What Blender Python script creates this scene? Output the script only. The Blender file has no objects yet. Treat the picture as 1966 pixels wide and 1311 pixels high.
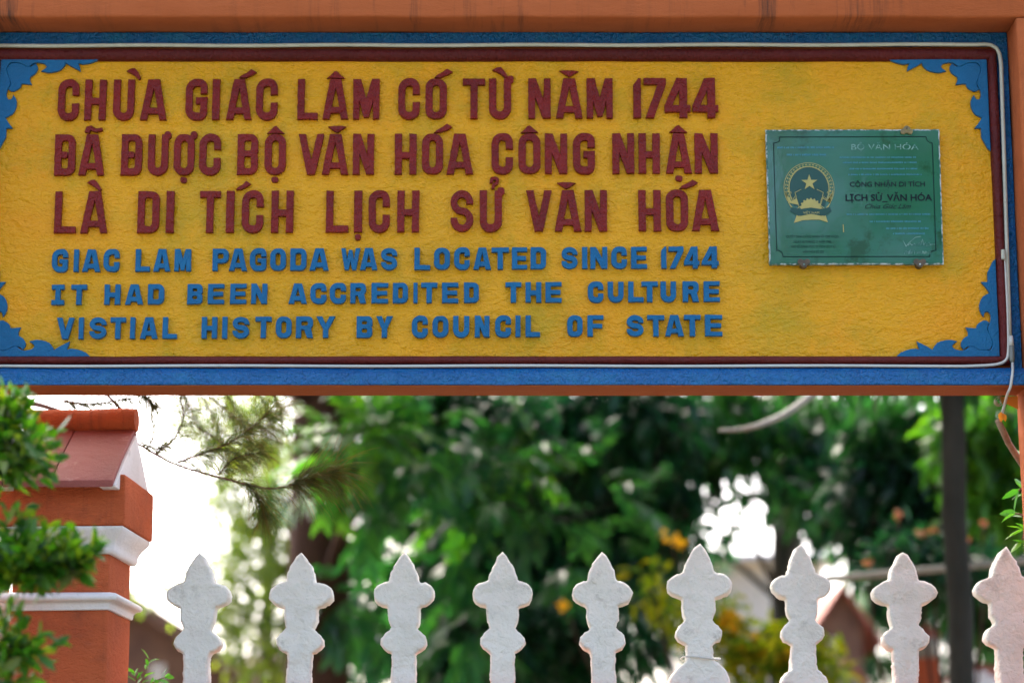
import bpy, bmesh, math, random
import numpy as np
from mathutils import Vector, Matrix, noise
R = math.radians
random.seed(7); rng = np.random.default_rng(11)
sc = bpy.context.scene
C = sc.collection

# ------------------------------------------------------------------ camera
EYE = 1.30
PITCH = R(12.45)
FPX = 85 / 36 * 1966                      # focal length in photograph pixels
cd = bpy.data.cameras.new('camera'); cam = bpy.data.objects.new('camera', cd); C.objects.link(cam)
cam.location = (0, 0, EYE); cam.rotation_euler = (R(90) + PITCH, 0, 0)
cd.lens = 85; cd.sensor_width = 36; cd.clip_start = .1; cd.clip_end = 3000
cd.dof.use_dof = True; cd.dof.focus_distance = 7.17; cd.dof.aperture_fstop = 1.6; cd.dof.aperture_blades = 0
sc.camera = cam
# ------------------------------------------------------------------ sky, sun, exposure
SUN_EL, SUN_AZ = R(50), R(-16)             # behind the sign, a little to the left
w = bpy.data.worlds.new('World'); sc.world = w; w.use_nodes = True
nt = w.node_tree; bg = nt.nodes['Background']
sky = nt.nodes.new('ShaderNodeTexSky'); sky.sky_type = 'NISHITA'; sky.sun_disc = False
sky.sun_elevation = SUN_EL; sky.sun_rotation = SUN_AZ; sky.air_density = .65; sky.dust_density = 7.0; sky.ozone_density = 1.2
nt.links.new(sky.outputs[0], bg.inputs[0]); bg.inputs[1].default_value = .15
sd = bpy.data.lights.new('sun', 'SUN'); sd.energy = 0.8; sd.angle = R(12); sd.color = (1, .93, .82)
sun = bpy.data.objects.new('sun', sd); C.objects.link(sun)
sdir = Vector((math.sin(SUN_AZ) * math.cos(SUN_EL), math.cos(SUN_AZ) * math.cos(SUN_EL), math.sin(SUN_EL)))
sun.rotation_euler = sdir.to_track_quat('Z', 'Y').to_euler()
sc.view_settings.view_transform = 'Standard'; sc.view_settings.look = 'None'
sc.view_settings.exposure = 2.85; sc.view_settings.gamma = 1

# ------------------------------------------------------------------ pixel -> point on the upright plane at distance Y
cp, sp = math.cos(PITCH), math.sin(PITCH)
def P(u, v, Y):
    a = (u - 983) / FPX; b = (655.5 - v) / FPX
    y = cp - b * sp; z = sp + b * cp
    k = Y / y
    return Vector((a * k, Y, EYE + z * k))
def PX(Y, v=655):                          # metres per pixel at that distance
    return P(984, v, Y).x

# ------------------------------------------------------------------ objects and tags
def tag(o, label=None, cat=None, group=None, kind=None):
    if label: o['label'] = label
    if cat: o['category'] = cat
    if group: o['group'] = group
    if kind: o['kind'] = kind
    return o
def thing(name, loc, label, cat, group=None):
    o = bpy.data.objects.new(name, None); C.objects.link(o); o.location = loc; o.empty_display_size = .1
    return tag(o, label, cat, group)
def root_loc(p):
    q = Vector((0, 0, 0))
    while p is not None:
        q += p.location; p = p.parent
    return q
def link(name, me, mat, parent=None, smooth=False):
    o = bpy.data.objects.new(name, me); C.objects.link(o)
    if mat is not None:
        me.materials.clear(); me.materials.append(mat)
    if parent is not None:
        me.transform(Matrix.Translation(-root_loc(parent))); o.parent = parent
    if smooth:
        me.polygons.foreach_set('use_smooth', [True] * len(me.polygons))
    return o
def mesh(name, vs, fs, mat, parent=None, smooth=False):
    me = bpy.data.meshes.new(name); me.from_pydata([tuple(v) for v in vs], [], fs); me.update()
    bm = bmesh.new(); bm.from_mesh(me); bmesh.ops.recalc_face_normals(bm, faces=bm.faces); bm.to_mesh(me); bm.free()
    return link(name, me, mat, parent, smooth)
class MB:
    def __init__(s): s.v = []; s.f = []
    def add(s, vs, fs):
        n = len(s.v); s.v += [Vector(v) for v in vs]; s.f += [tuple(i + n for i in f) for f in fs]
    def box(s, x0, x1, y0, y1, z0, z1):
        s.add([(x, y, z) for x in (x0, x1) for y in (y0, y1) for z in (z0, z1)],
              [(0, 1, 3, 2), (4, 6, 7, 5), (0, 4, 5, 1), (2, 3, 7, 6), (0, 2, 6, 4), (1, 5, 7, 3)])
    def tube(s, pts, rad, n=8, cap=True):
        pts = [Vector(p) for p in pts]; m = len(pts)
        rad = [rad] * m if not hasattr(rad, '__len__') else list(np.interp(np.linspace(0, 1, m), np.linspace(0, 1, len(rad)), rad))
        base = len(s.v); a = None
        for i, p in enumerate(pts):
            t = (pts[min(i + 1, m - 1)] - pts[max(i - 1, 0)]).normalized()
            if a is None: a = t.orthogonal().normalized()
            a = (a - t * a.dot(t)).normalized(); b = t.cross(a)
            for k in range(n):
                q = 2 * math.pi * k / n
                s.v.append(p + (a * math.cos(q) + b * math.sin(q)) * rad[i])
        for i in range(m - 1):
            for k in range(n):
                k2 = (k + 1) % n
                s.f.append((base + i * n + k, base + i * n + k2, base + (i + 1) * n + k2, base + (i + 1) * n + k))
        if cap:
            s.f.append(tuple(base + k for k in range(n))[::-1]); s.f.append(tuple(base + (m - 1) * n + k for k in range(n)))
    def build(s, name, mat, parent=None, smooth=False, bevel=0, seg=2, sub=0, jit=0, jscale=8):
        o = mesh(name, s.v, s.f, mat, parent, smooth)
        finish(o, bevel, seg, sub, jit, jscale)
        return o
def finish(o, bevel=0, seg=2, sub=0, jit=0, jscale=8):
    if not (bevel or sub or jit): return
    bm = bmesh.new(); bm.from_mesh(o.data)
    if sub:
        # cut long edges until every one is shorter than sub
        for _ in range(9):
            es = [e for e in bm.edges if e.calc_length() > sub]
            if not es: break
            bmesh.ops.subdivide_edges(bm, edges=es, cuts=1, use_grid_fill=True)
    if bevel:
        es = [e for e in bm.edges if len(e.link_faces) == 2 and e.calc_face_angle(0) > .5]
        bmesh.ops.bevel(bm, geom=es, offset=bevel, segments=seg, profile=.5, affect='EDGES', clamp_overlap=True)
    if jit:
        for v in bm.verts:
            v.co += noise.noise_vector(v.co * jscale + Vector((3.1, 7.7, 1.3))) * jit
    for f in bm.faces: f.smooth = True
    bm.normal_update()
    bm.to_mesh(o.data); bm.free()
    try: o.data.set_sharp_from_angle(angle=R(50))
    except Exception: pass

# ------------------------------------------------------------------ materials
def paint(name, cols, rough=.45, nscale=4, bumps=((60, .6, 1),), dist=.004, stretch=(1, 1, 1), spec=.5,
          stain_or_reflection=None, streak=None, metallic=0, rvar=.12):
    m = bpy.data.materials.new(name); m.use_nodes = True; t = m.node_tree; N = t.nodes; L = t.links
    b = N['Principled BSDF']
    tc = N.new('ShaderNodeTexCoord'); mp = N.new('ShaderNodeMapping'); mp.inputs['Scale'].default_value = stretch
    L.new(tc.outputs['Object'], mp.inputs[0]); co = mp.outputs[0]
    nz = N.new('ShaderNodeTexNoise'); nz.inputs['Scale'].default_value = nscale; nz.inputs['Detail'].default_value = 7
    nz.inputs['Roughness'].default_value = .62
    L.new(co, nz.inputs[0])
    rp = N.new('ShaderNodeValToRGB'); L.new(nz.outputs[0], rp.inputs[0])
    els = rp.color_ramp.elements
    while len(els) < len(cols): els.new(.5)
    for i, c in enumerate(cols):
        els[i].position = .3 + .4 * i / max(1, len(cols) - 1); els[i].color = (*c, 1)
    col = rp.outputs[0]
    def mixc(fac, c2, base):
        mx = N.new('ShaderNodeMix'); mx.data_type = 'RGBA'; L.new(fac, mx.inputs[0]); L.new(base, mx.inputs[6]); mx.inputs[7].default_value = (*c2, 1)
        return mx.outputs[2]
    if stain_or_reflection:                                   # dirt, and the plate's painted reflection: (colour, scale, low, high)
        c2, s_, lo, hi = stain_or_reflection
        n2 = N.new('ShaderNodeTexNoise'); n2.inputs['Scale'].default_value = s_; n2.inputs['Detail'].default_value = 8; n2.inputs['Roughness'].default_value = .7
        L.new(tc.outputs['Object'], n2.inputs[0])
        r2 = N.new('ShaderNodeMapRange'); r2.inputs[1].default_value = lo; r2.inputs[2].default_value = hi; L.new(n2.outputs[0], r2.inputs[0])
        col = mixc(r2.outputs[0], c2, col)
    if streak:                                  # run-off streaks: (colour, amount)
        m2 = N.new('ShaderNodeMapping'); m2.inputs['Scale'].default_value = (9, .5, .55); L.new(tc.outputs['Object'], m2.inputs[0])
        n2 = N.new('ShaderNodeTexNoise'); n2.inputs['Scale'].default_value = 1.6; n2.inputs['Detail'].default_value = 6; n2.inputs['Roughness'].default_value = .75
        L.new(m2.outputs[0], n2.inputs[0])
        r2 = N.new('ShaderNodeMapRange'); r2.inputs[1].default_value = .52; r2.inputs[2].default_value = .66; r2.inputs[4].default_value = streak[1]
        L.new(n2.outputs[0], r2.inputs[0])
        n4 = N.new('ShaderNodeTexNoise'); n4.inputs['Scale'].default_value = 1.3; n4.inputs['Detail'].default_value = 2; L.new(tc.outputs['Object'], n4.inputs[0])
        r4 = N.new('ShaderNodeMapRange'); r4.inputs[1].default_value = .42; r4.inputs[2].default_value = .62; L.new(n4.outputs[0], r4.inputs[0])
        mm = N.new('ShaderNodeMath'); mm.operation = 'MULTIPLY'; L.new(r2.outputs[0], mm.inputs[0]); L.new(r4.outputs[0], mm.inputs[1]); col = mixc(mm.outputs[0], streak[0], col)
    L.new(col, b.inputs['Base Color'])
    b.inputs['Specular IOR Level'].default_value = spec; b.inputs['Metallic'].default_value = metallic
    rr_ = N.new('ShaderNodeMapRange'); rr_.inputs[3].default_value = rough - rvar; rr_.inputs[4].default_value = rough + rvar
    L.new(nz.outputs[0], rr_.inputs[0]); L.new(rr_.outputs[0], b.inputs['Roughness'])
    h = None
    for s_, a_, d_ in bumps:
        n3 = N.new('ShaderNodeTexNoise'); n3.inputs['Scale'].default_value = s_; n3.inputs['Detail'].default_value = 4; n3.inputs['Distortion'].default_value = d_
        L.new(co, n3.inputs[0])
        mu = N.new('ShaderNodeMath'); mu.operation = 'MULTIPLY'; mu.inputs[1].default_value = a_; L.new(n3.outputs[0], mu.inputs[0])
        if h is None: h = mu.outputs[0]
        else:
            ad = N.new('ShaderNodeMath'); ad.operation = 'ADD'; L.new(h, ad.inputs[0]); L.new(mu.outputs[0], ad.inputs[1]); h = ad.outputs[0]
    if h is not None:
        bp = N.new('ShaderNodeBump'); bp.inputs['Strength'].default_value = 1; bp.inputs['Distance'].default_value = dist
        L.new(h, bp.inputs['Height']); L.new(bp.outputs[0], b.inputs['Normal'])
    return m
def leafmat(name, cols, trans=.45, rough=.35, tint=(.75, 1.0, .25), spec=.5):
    m = bpy.data.materials.new(name); m.use_nodes = True; t = m.node_tree; N = t.nodes; L = t.links
    b = N['Principled BSDF']; out = N['Material Output']
    g = N.new('ShaderNodeNewGeometry'); rp = N.new('ShaderNodeValToRGB'); L.new(g.outputs['Random Per Island'], rp.inputs[0])
    els = rp.color_ramp.elements
    while len(els) < len(cols): els.new(.5)
    for i, c in enumerate(cols): els[i].position = i / max(1, len(cols) - 1); els[i].color = (*c, 1)
    L.new(rp.outputs[0], b.inputs['Base Color']); b.inputs['Roughness'].default_value = rough; b.inputs['Specular IOR Level'].default_value = spec
    tr = N.new('ShaderNodeBsdfTranslucent'); mx = N.new('ShaderNodeMix'); mx.data_type = 'RGBA'; mx.blend_type = 'MULTIPLY'; mx.inputs[0].default_value = 1
    L.new(rp.outputs[0], mx.inputs[6]); mx.inputs[7].default_value = (tint[0] * 3.2, tint[1] * 3.2, tint[2] * 3.2, 1); L.new(mx.outputs[2], tr.inputs[0])
    ms = N.new('ShaderNodeMixShader'); ms.inputs[0].default_value = trans
    L.new(b.outputs[0], ms.inputs[1]); L.new(tr.outputs[0], ms.inputs[2]); L.new(ms.outputs[0], out.inputs[0])
    return m
M = {}
BR = ((38, .55, 1.2), (95, .45, .8), (260, .18, 0))
M['yellow'] = paint('yellow enamel', [(.58, .295, .003), (.71, .335, .002), (.75, .305, .002)], .30, 2.4, ((30, .6, .5), (75, .5, .5), (190, .16, 0)), .016, (.75, 1, 1.25), stain_or_reflection=((.43, .29, .004), 3.0, .50, .72), spec=.28)
M['red'] = paint('oxide red enamel', [(.13, .008, .005), (.22, .013, .008)], .28, 9, ((45, .6, 1.6), (120, .35, .5)), .013, spec=.22)
M['moulding'] = paint('maroon enamel', [(.075, .008, .006), (.11, .012, .009)], .36, 7, ((40, .5, 1), (140, .35, .5)), .011, spec=.2)
M['blue'] = paint('blue enamel', [(.003, .10, .28), (.006, .13, .34)], .27, 6, ((38, .55, 1.4), (110, .45, .6)), .022, stain_or_reflection=((.012, .19, .33), 9, .5, .8), spec=.35)
M['blueornament'] = paint('ornament blue enamel', [(.003, .092, .21), (.005, .125, .27)], .36, 8, ((30, .4, 1.5), (120, .3, 1)), .009, spec=.25)
M['orange'] = paint('orange limewash', [(.34, .092, .030), (.43, .117, .038), (.37, .096, .029)], .85, 3, ((24, .5, .6), (120, .35, .3), (320, .2, 0)), .005, (.5, 1, 1.6), spec=.12, streak=((.06, .035, .025), .9))
M['orangeplain'] = paint('orange paint on soffit', [(.30, .078, .018), (.36, .095, .023)], .8, 4, ((24, .5, .6), (120, .35, .3)), .008, (.5, 1, 1.6), spec=.12)
M['pillar'] = paint('terracotta paint', [(.42, .095, .035), (.52, .125, .045)], .85, 5, ((22, .5, .6), (70, .5, .6), (220, .3, 0)), .014, (.7, 1, 1.3), spec=.1, stain_or_reflection=((.27, .075, .035), 6, .52, .78), streak=((.15, .055, .035), .55))
M['rooftile'] = paint('pinkish red cement tile', [(.25, .062, .043), (.31, .08, .058)], .7, 5, ((40, .4, .4), (200, .25, 0)), .009, stain_or_reflection=((.60, .30, .24), 14, .6, .8))
M['white'] = paint('whitewash', [(.64, .63, .535), (.715, .705, .60), (.745, .735, .63)], .8, 8, ((13, .75, .3), (38, .42, .5), (120, .16, .3)), .019, spec=.3, stain_or_reflection=((.30, .29, .23), 11, .58, .80))
M['whitetrim'] = paint('white trim paint', [(.70, .68, .63), (.78, .76, .72)], .7, 8, ((30, .5, .5), (120, .35, .4)), .005, spec=.3, stain_or_reflection=((.36, .32, .26), 12, .60, .82))
M['tube'] = paint('aged pale plastic', [(.42, .43, .32), (.52, .53, .42)], .4, 20, ((80, .3, .3),), .001, stain_or_reflection=((.25, .24, .16), 60, .62, .75))
M['cable'] = paint('grey white cable', [(.46, .47, .40), (.54, .55, .48)], .4, 20, ((80, .2, 0),), .001)
M['connector'] = paint('dull grey plastic', [(.13, .14, .11), (.2, .2, .16)], .4, 30, ((90, .4, 0),), .002)
M['plate'] = paint('green etched plate', [(.016, .09, .045), (.018, .115, .06), (.018, .125, .08)], .07, 3.2, ((5, .3, .5),), .002, rvar=.04, stain_or_reflection=((.008, .06, .022), 6, .56, .64), spec=.8)  # patina mottling; the dark patches put a reflection into the colour
M['platerim'] = paint('chipped plate edge', [(.35, .42, .38), (.6, .65, .6)], .5, 60, ((90, .6, .5),), .002, stain_or_reflection=((.03, .12, .08), 50, .45, .55))
M['ink'] = paint('dark green ink', [(.004, .022, .018), (.006, .03, .022)], .7, 30, (), spec=.1)
M['inkblue'] = paint('faded blue ink', [(.02, .16, .21), (.03, .20, .25)], .4, 30, ())
M['inkpurple'] = paint('faded dark ink', [(.010, .012, .018), (.012, .022, .026)], .7, 30, (), spec=.1)
M['inkpale'] = paint('scratched pale lettering', [(.20, .36, .29), (.27, .43, .36)], .4, 60, (), stain_or_reflection=((.03, .15, .10), 60, .45, .55))
M['gold'] = paint('gold leaf paint', [(.33, .29, .07), (.42, .36, .10)], .4, 20, ())
M['darkdisc'] = paint('dark enamel disc', [(.008, .05, .035), (.012, .065, .045)], .2, 10, ())
M['rust'] = paint('rusty steel', [(.05, .035, .02), (.11, .075, .035)], .5, 60, ((150, .5, .3),), .002)
M['brass'] = paint('painted clip', [(.30, .22, .05), (.12, .10, .05)], .5, 90, ((150, .5, .3),), .002)
M['bark'] = paint('brown bark', [(.045, .025, .016), (.085, .05, .035)], .9, 6, ((9, .7, 1), (40, .5, .5)), .03, (1, 1, .3), spec=.1)
M['barkdark'] = paint('dark grey bark', [(.020, .022, .016), (.044, .045, .034)], .9, 9, ((14, .7, 1), (60, .4, .5)), .02, (1, 1, .4), spec=.1)
M['twig'] = paint('reddish twig', [(.10, .045, .03), (.17, .08, .05)], .8, 30, ((90, .5, .3),), .002)
M['stick'] = paint('cut grey brown branch', [(.20, .12, .07), (.36, .25, .16)], .8, 40, ((120, .6, .5),), .003, stain_or_reflection=((.08, .05, .03), 60, .6, .7))
M['palelimb'] = paint('pale smooth limb', [(.20, .20, .155), (.29, .28, .22)], .7, 9, ((40, .4, .3),), .004)
M['pavement'] = paint('grey concrete paving', [(.08, .088, .075), (.115, .12, .105)], .85, 1.2, ((30, .5, .3),), .004, stain_or_reflection=((.12, .11, .10), .8, .5, .7))
M['earth'] = paint('brown earth', [(.10, .075, .05), (.15, .115, .08)], .95, 1.5, ((12, .6, .4),), .02)
M['brickpink'] = paint('pinkish rendered wall', [(.36, .15, .12), (.44, .20, .16)], .8, 2, ((20, .4, 0),), .004)
M['redtile'] = paint('red roof tiles', [(.28, .075, .045), (.36, .11, .07)], .7, 6, ((30, .5, 0),), .01, stain_or_reflection=((.14, .05, .04), 5, .55, .7))
M['browntile'] = paint('weathered brown roof', [(.09, .04, .022), (.20, .11, .06)], .8, 4, ((20, .5, 0),), .01)
M['cream'] = paint('cream rendered wall', [(.62, .58, .48), (.70, .66, .56)], .8, 2, ((20, .3, 0),), .003)
M['steelroof'] = paint('pale steel roofing', [(.62, .66, .66), (.72, .75, .75)], .5, 1, ((20, .2, 0),), .002)
M['glass'] = paint('dark window glass', [(.02, .03, .035), (.03, .04, .045)], .12, 3, ())
G = lambda *c: c
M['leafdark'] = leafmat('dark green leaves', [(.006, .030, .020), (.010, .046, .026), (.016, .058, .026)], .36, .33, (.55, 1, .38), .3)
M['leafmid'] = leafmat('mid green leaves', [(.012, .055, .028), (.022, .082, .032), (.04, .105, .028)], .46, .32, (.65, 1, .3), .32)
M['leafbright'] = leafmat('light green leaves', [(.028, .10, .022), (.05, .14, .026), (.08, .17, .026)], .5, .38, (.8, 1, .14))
M['leafolive'] = leafmat('yellowish green leaves', [(.05, .085, .02), (.09, .13, .03), (.14, .16, .04)], .45, .4, (.9, 1, .2))
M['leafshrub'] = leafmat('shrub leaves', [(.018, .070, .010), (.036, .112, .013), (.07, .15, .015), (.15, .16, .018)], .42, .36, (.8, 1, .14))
M['leafyellow'] = leafmat('yellow green shrub leaves', [(.05, .11, .012), (.11, .15, .012), (.22, .20, .012)], .5, .4, (1, 1, .1), .2)
M['needle'] = leafmat('casuarina needles', [(.06, .085, .03), (.11, .115, .04), (.17, .11, .05)], .55, .6, (.8, 1, .4), .2)
M['petalyellow'] = leafmat('yellow petals', [(.55, .36, .012), (.62, .46, .03)], .25, .5, (.9, .7, .1), .2)
M['petalorange'] = leafmat('salmon petals', [(.42, .20, .11), (.50, .28, .17)], .15, .5, (.9, .6, .3), .2)
M['dryleaf'] = leafmat('dry orange leaf', [(.42, .20, .03), (.5, .25, .03)], .3, .6, (.9, .6, .1), .2)

# ------------------------------------------------------------------ the setting: ground
g = MB(); g.add([(-1500, -600, 0), (1500, -600, 0), (1500, 2500, 0), (-1500, 2500, 0)], [(0, 1, 2, 3)])
tag(g.build('ground', M['earth']), 'brown earth ground around the pagoda gate', kind='structure')
g = MB(); g.add([(-40, -12, .004), (40, -12, .004), (40, 7.15, .004), (-40, 7.15, .004)], [(0, 1, 2, 3)])
tag(g.build('pavement', M['pavement']), 'grey concrete pavement in front of the fence', kind='structure')

# ------------------------------------------------------------------ flat outlines cut out of thick plaster
def arc(cx, cy, r, a0, a1, n=7):
    return [(cx + r * math.cos(R(a0 + (a1 - a0) * i / n)), cy + r * math.sin(R(a0 + (a1 - a0) * i / n))) for i in range(n + 1)]
def rr(x0, y0, x1, y1, r):
    r = min(r, (x1 - x0) / 2 - 1e-3, (y1 - y0) / 2 - 1e-3)
    return arc(x1 - r, y1 - r, r, 0, 90) + arc(x0 + r, y1 - r, r, 90, 180) + arc(x0 + r, y0 + r, r, 180, 270) + arc(x1 - r, y0 + r, r, 270, 360)
def round_path(pts, r):
    out = [tuple(pts[0])]
    for i in range(1, len(pts) - 1):
        a, b, c = (Vector(pts[i - 1]), Vector(pts[i]), Vector(pts[i + 1]))
        u, v = (a - b).normalized(), (c - b).normalized()
        th = math.pi - u.angle(v); tn = math.tan(th / 2)
        d = min(r * tn, (a - b).length * .49, (c - b).length * .49); re_ = d / tn
        ctr = b + (u + v).normalized() * (re_ / math.cos(th / 2))
        p0, p1 = b + u * d - ctr, b + v * d - ctr
        n = max(3, int(math.degrees(th) / 14))
        for k in range(n + 1):
            q = p0.lerp(p1, k / n).normalized() if False else p0 * math.sin((1 - k / n) * th) / math.sin(th) + p1 * math.sin(k / n * th) / math.sin(th)
            out.append(tuple(ctr + q))
    return out + [tuple(pts[-1])]
def stroke(pts, t, t2=None):
    L_, R_ = [], []; n = len(pts)
    for i, p in enumerate(pts):
        p = Vector(p); d1 = (p - Vector(pts[i - 1])).normalized() if i else None
        d2 = (Vector(pts[i + 1]) - p).normalized() if i < n - 1 else None
        d = ((d1 or d2) + (d2 or d1)).normalized(); k = 1 / max(.5, d.dot(d1 or d2))
        q = Vector((-d.y, d.x)); tt = t if t2 is None else t + (t2 - t) * i / (n - 1)
        L_.append(tuple(p + q * tt / 2 * k)); R_.append(tuple(p - q * tt / 2 * k))
    return L_ + R_[::-1]
def glyph(ch, w, h, t, b):
    """outlines (loops, holes by nesting) of a block capital; t stem, b bar thickness"""
    r = min((w - t) * .48, h * .3)
    if ch == 'O': return [[rr(0, 0, w, h, w * .42), rr(t, b, w - t, h - b, (w - 2 * t) / 2)]]
    if ch == 'C': return [[stroke(round_path([(w - t / 2, h * .63), (w - t / 2, h - b / 2), (t / 2, h - b / 2), (t / 2, b / 2), (w - t / 2, b / 2), (w - t / 2, h * .40)], r), t)]]
    if ch == 'G': return [[stroke(round_path([(w - t / 2, h * .66), (w - t / 2, h - b / 2), (t / 2, h - b / 2), (t / 2, b / 2), (w - t / 2, b / 2), (w - t / 2, h * .3)], r) + [(w - t / 2, h * .3), (w - t / 2, h * .52)][1:], t)], [[(w * .5, h * .40), (w * .5, h * .55), (w, h * .55), (w, h * .40)]]]
    if ch == 'U': return [[stroke(round_path([(t / 2, h), (t / 2, b / 2), (w - t / 2, b / 2), (w - t / 2, h)], r), t)]]
    if ch == 'S':
        tt = (t + b) / 2; rx, ry = (w - tt) / 2, (h - tt) / 4; ct, cb = h - tt / 2 - ry, tt / 2 + ry
        pts = [(w / 2 + rx * math.cos(R(a)), ct + ry * math.sin(R(a))) for a in range(-8, 271, 14)]
        pts += [(w / 2 + rx * math.cos(R(a)), cb + ry * math.sin(R(a))) for a in range(78, -189, -14)]
        return [[stroke(pts, tt)]]
    if ch in 'DĐ':
        q = w * .36
        o = [(0, 0), (0, h)] + arc(w - q, h - q, q, 90, 0) + arc(w - q, q, q, 0, -90)
        pcs = [[o, rr(t, b, w - t, h - b, w * .14)]]
        if ch == 'Đ': pcs.append([rr(t * .55, h * .43, w * .62, h * .57, 3)])
        return pcs
    if ch == 'B':
        q = h * .2; m = h * .52
        o = [(0, 0), (0, h)] + arc(w - q, h - q, q, 90, 0) + [(w, m + 3), (w - 3, m), (w, m - 3)] + arc(w - q, q, q, 0, -90)
        return [[o, rr(t, m + b * .45, w - t, h - b, 4), rr(t, b, w - t, m - b * .45, 4)]]
    if ch == 'P':
        q = h * .24; m = h * .36
        return [[[(0, 0), (0, h)] + arc(w - q, h - q, q, 90, 0) + arc(w - q, m + q, q, 0, -90) + [(t, m), (t, 0)], rr(t, m + b * .9, w - t, h - b, 4)]]
    if ch == 'R':
        q = h * .22; m = h * .40
        return [[[(0, 0), (0, h)] + arc(w - q, h - q, q, 90, 0) + [(w, m + q), (w - q * .45, m + 1), (w, 0), (w - t * 1.15, 0), (w * .5, m), (t, m), (t, 0)], rr(t, m + b * .85, w - t, h - b, 4)]]
    if ch == 'A':
        a = w * .29; y0, y1 = h * .15, h * .15 + b * .95
        xl = lambda y: t + (w * .5 - t) * y / (h * .93)
        return [[[(0, 0), (a, h), (w - a, h), (w, 0), (w - t, 0), (w - xl(y0), y0), (xl(y0), y0), (t, 0)],
                 [(xl(y1), y1), (w - xl(y1), y1), (w * .52, h * .80), (w * .48, h * .80)]]]
    if ch == 'H':
        m = h * .47; return [[[(0, 0), (0, h), (t, h), (t, m + b / 2), (w - t, m + b / 2), (w - t, h), (w, h), (w, 0), (w - t, 0), (w - t, m - b / 2), (t, m - b / 2), (t, 0)]]]
    if ch == 'I':
        if w > .6 * h:
            s = (w - t) / 2; return [[[(0, 0), (0, b), (s, b), (s, h - b), (0, h - b), (0, h), (w, h), (w, h - b), (w - s, h - b), (w - s, b), (w, b), (w, 0)]]]
        return [[[(0, 0), (0, h), (w, h), (w, 0)]]]
    if ch == 'L': return [[[(0, 0), (0, h), (t, h), (t, b), (w, b), (w, 0)]]]
    if ch == 'T': return [[[(w / 2 - t / 2, 0), (w / 2 - t / 2, h - b), (0, h - b), (0, h), (w, h), (w, h - b), (w / 2 + t / 2, h - b), (w / 2 + t / 2, 0)]]]
    if ch in 'EF':
        m = h * .5; e = .45
        o = [(0, 0), (0, h), (w, h), (w, h - b * .9), (t, h - b * .9), (t, m + b * e), (w * .93, m + b * e), (w * .93, m - b * e), (t, m - b * e)]
        return [[o + ([(t, b * .9), (w, b * .9), (w, 0)] if ch == 'E' else [(t, 0)])]]
    if ch == 'N': return [[[(0, 0), (0, h), (t * 1.1, h), (w - t * .93, h * .40), (w - t * .93, h), (w, h), (w, 0), (w - t * 1.1, 0), (t * .93, h * .60), (t * .93, 0)]]]
    if ch == 'M':
        s = t * .9; return [[[(0, 0), (0, h), (t * 1.15, h), (w / 2, h * .46), (w - t * 1.15, h), (w, h), (w, 0), (w - s, 0), (w - s, h * .55), (w / 2 + t * .35, h * .04), (w / 2 - t * .35, h * .04), (s, h * .55), (s, 0)]]]
    if ch == 'V': return [[[(0, h), (t * 1.05, h), (w / 2, h * .30), (w - t * 1.05, h), (w, h), (w / 2 + t * .62, 0), (w / 2 - t * .62, 0)]]]
    if ch == 'W':
        s = t * .85; return [[[(0, h), (s, h), (w * .29, h * .34), (w * .43, h * .92), (w * .57, h * .92), (w * .71, h * .34), (w - s, h), (w, h), (w * .80, 0), (w * .62, 0), (w * .5, h * .50), (w * .38, 0), (w * .20, 0)]]]
    if ch == 'Y': return [[[(0, h), (t * 1.1, h), (w / 2, h * .60), (w - t * 1.1, h), (w, h), (w / 2 + t / 2, h * .42), (w / 2 + t / 2, 0), (w / 2 - t / 2, 0), (w / 2 - t / 2, h * .42)]]]
    if ch == '1': return [[[(0, 0), (0, h * .83), (w * .75, h), (w, h), (w, 0)]]]
    if ch == '7': return [[[(0, h), (w, h), (w, h - b), (w * .42, 0), (w * .08, 0), (w * .66, h - b), (0, h - b)]]]
    if ch == '4': return [[[(w * .48, h), (w * .88, h), (w * .88, h * .30), (w, h * .30), (w, h * .15), (w * .88, h * .15), (w * .88, 0), (w * .60, 0), (w * .60, h * .15), (0, h * .15), (0, h * .30)],
                           [(w * .27, h * .30), (w * .60, h * .30), (w * .60, h * .76)]]]
    raise ValueError(ch)
def accent(k, cx, h, w):
    o = lambda pts: [[[(cx + x, h + y) for x, y in pts]]]
    if k == 'acute': return o([(-15, 5), (-12, 8), (0, 14), (8, 20), (17, 15), (10, 10), (-4, 5)])
    if k == 'grave': return o([(15, 5), (12, 3), (2, 11), (-13, 18), (-6, 22), (2, 23), (9, 15)])
    if k == 'circ': return o([(-15, 4), (15, 4), (10, 8), (1, 16), (-3, 15), (-10, 8)])
    if k == 'breve': return o([(-16, 15), (-8, 16), (8, 16), (16, 15), (4, 7), (0, 5), (-4, 7)])
    if k == 'tilde': return [[stroke([(cx - 14, h + 6), (cx - 12, h + 13), (cx - 6, h + 15), (cx, h + 11), (cx + 7, h + 9), (cx + 17, h + 12)], 8, 4)]]
    if k == 'hook': return [[stroke(round_path([(cx - 5, h + 17), (cx - 5, h + 25), (cx + 7, h + 25), (cx + 7, h + 16), (cx - 1, h + 12), (cx - 1, h + 5)], 5), 5, 4)]]
    if k == 'horn': return [[rr(w - 7, h - 7, w + 5, h + 6, 5)], ]
    if k == 'dot': return [[rr(cx - 6, -15, cx + 6, -6, 4)]]
def densify(loop, step):
    out = []
    for i, p in enumerate(loop):
        q = loop[(i + 1) % len(loop)]; d = math.hypot(q[0] - p[0], q[1] - p[1]); n = max(1, int(d / step))
        for k in range(n): out.append((p[0] + (q[0] - p[0]) * k / n, p[1] + (q[1] - p[1]) * k / n))
    return out
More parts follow.
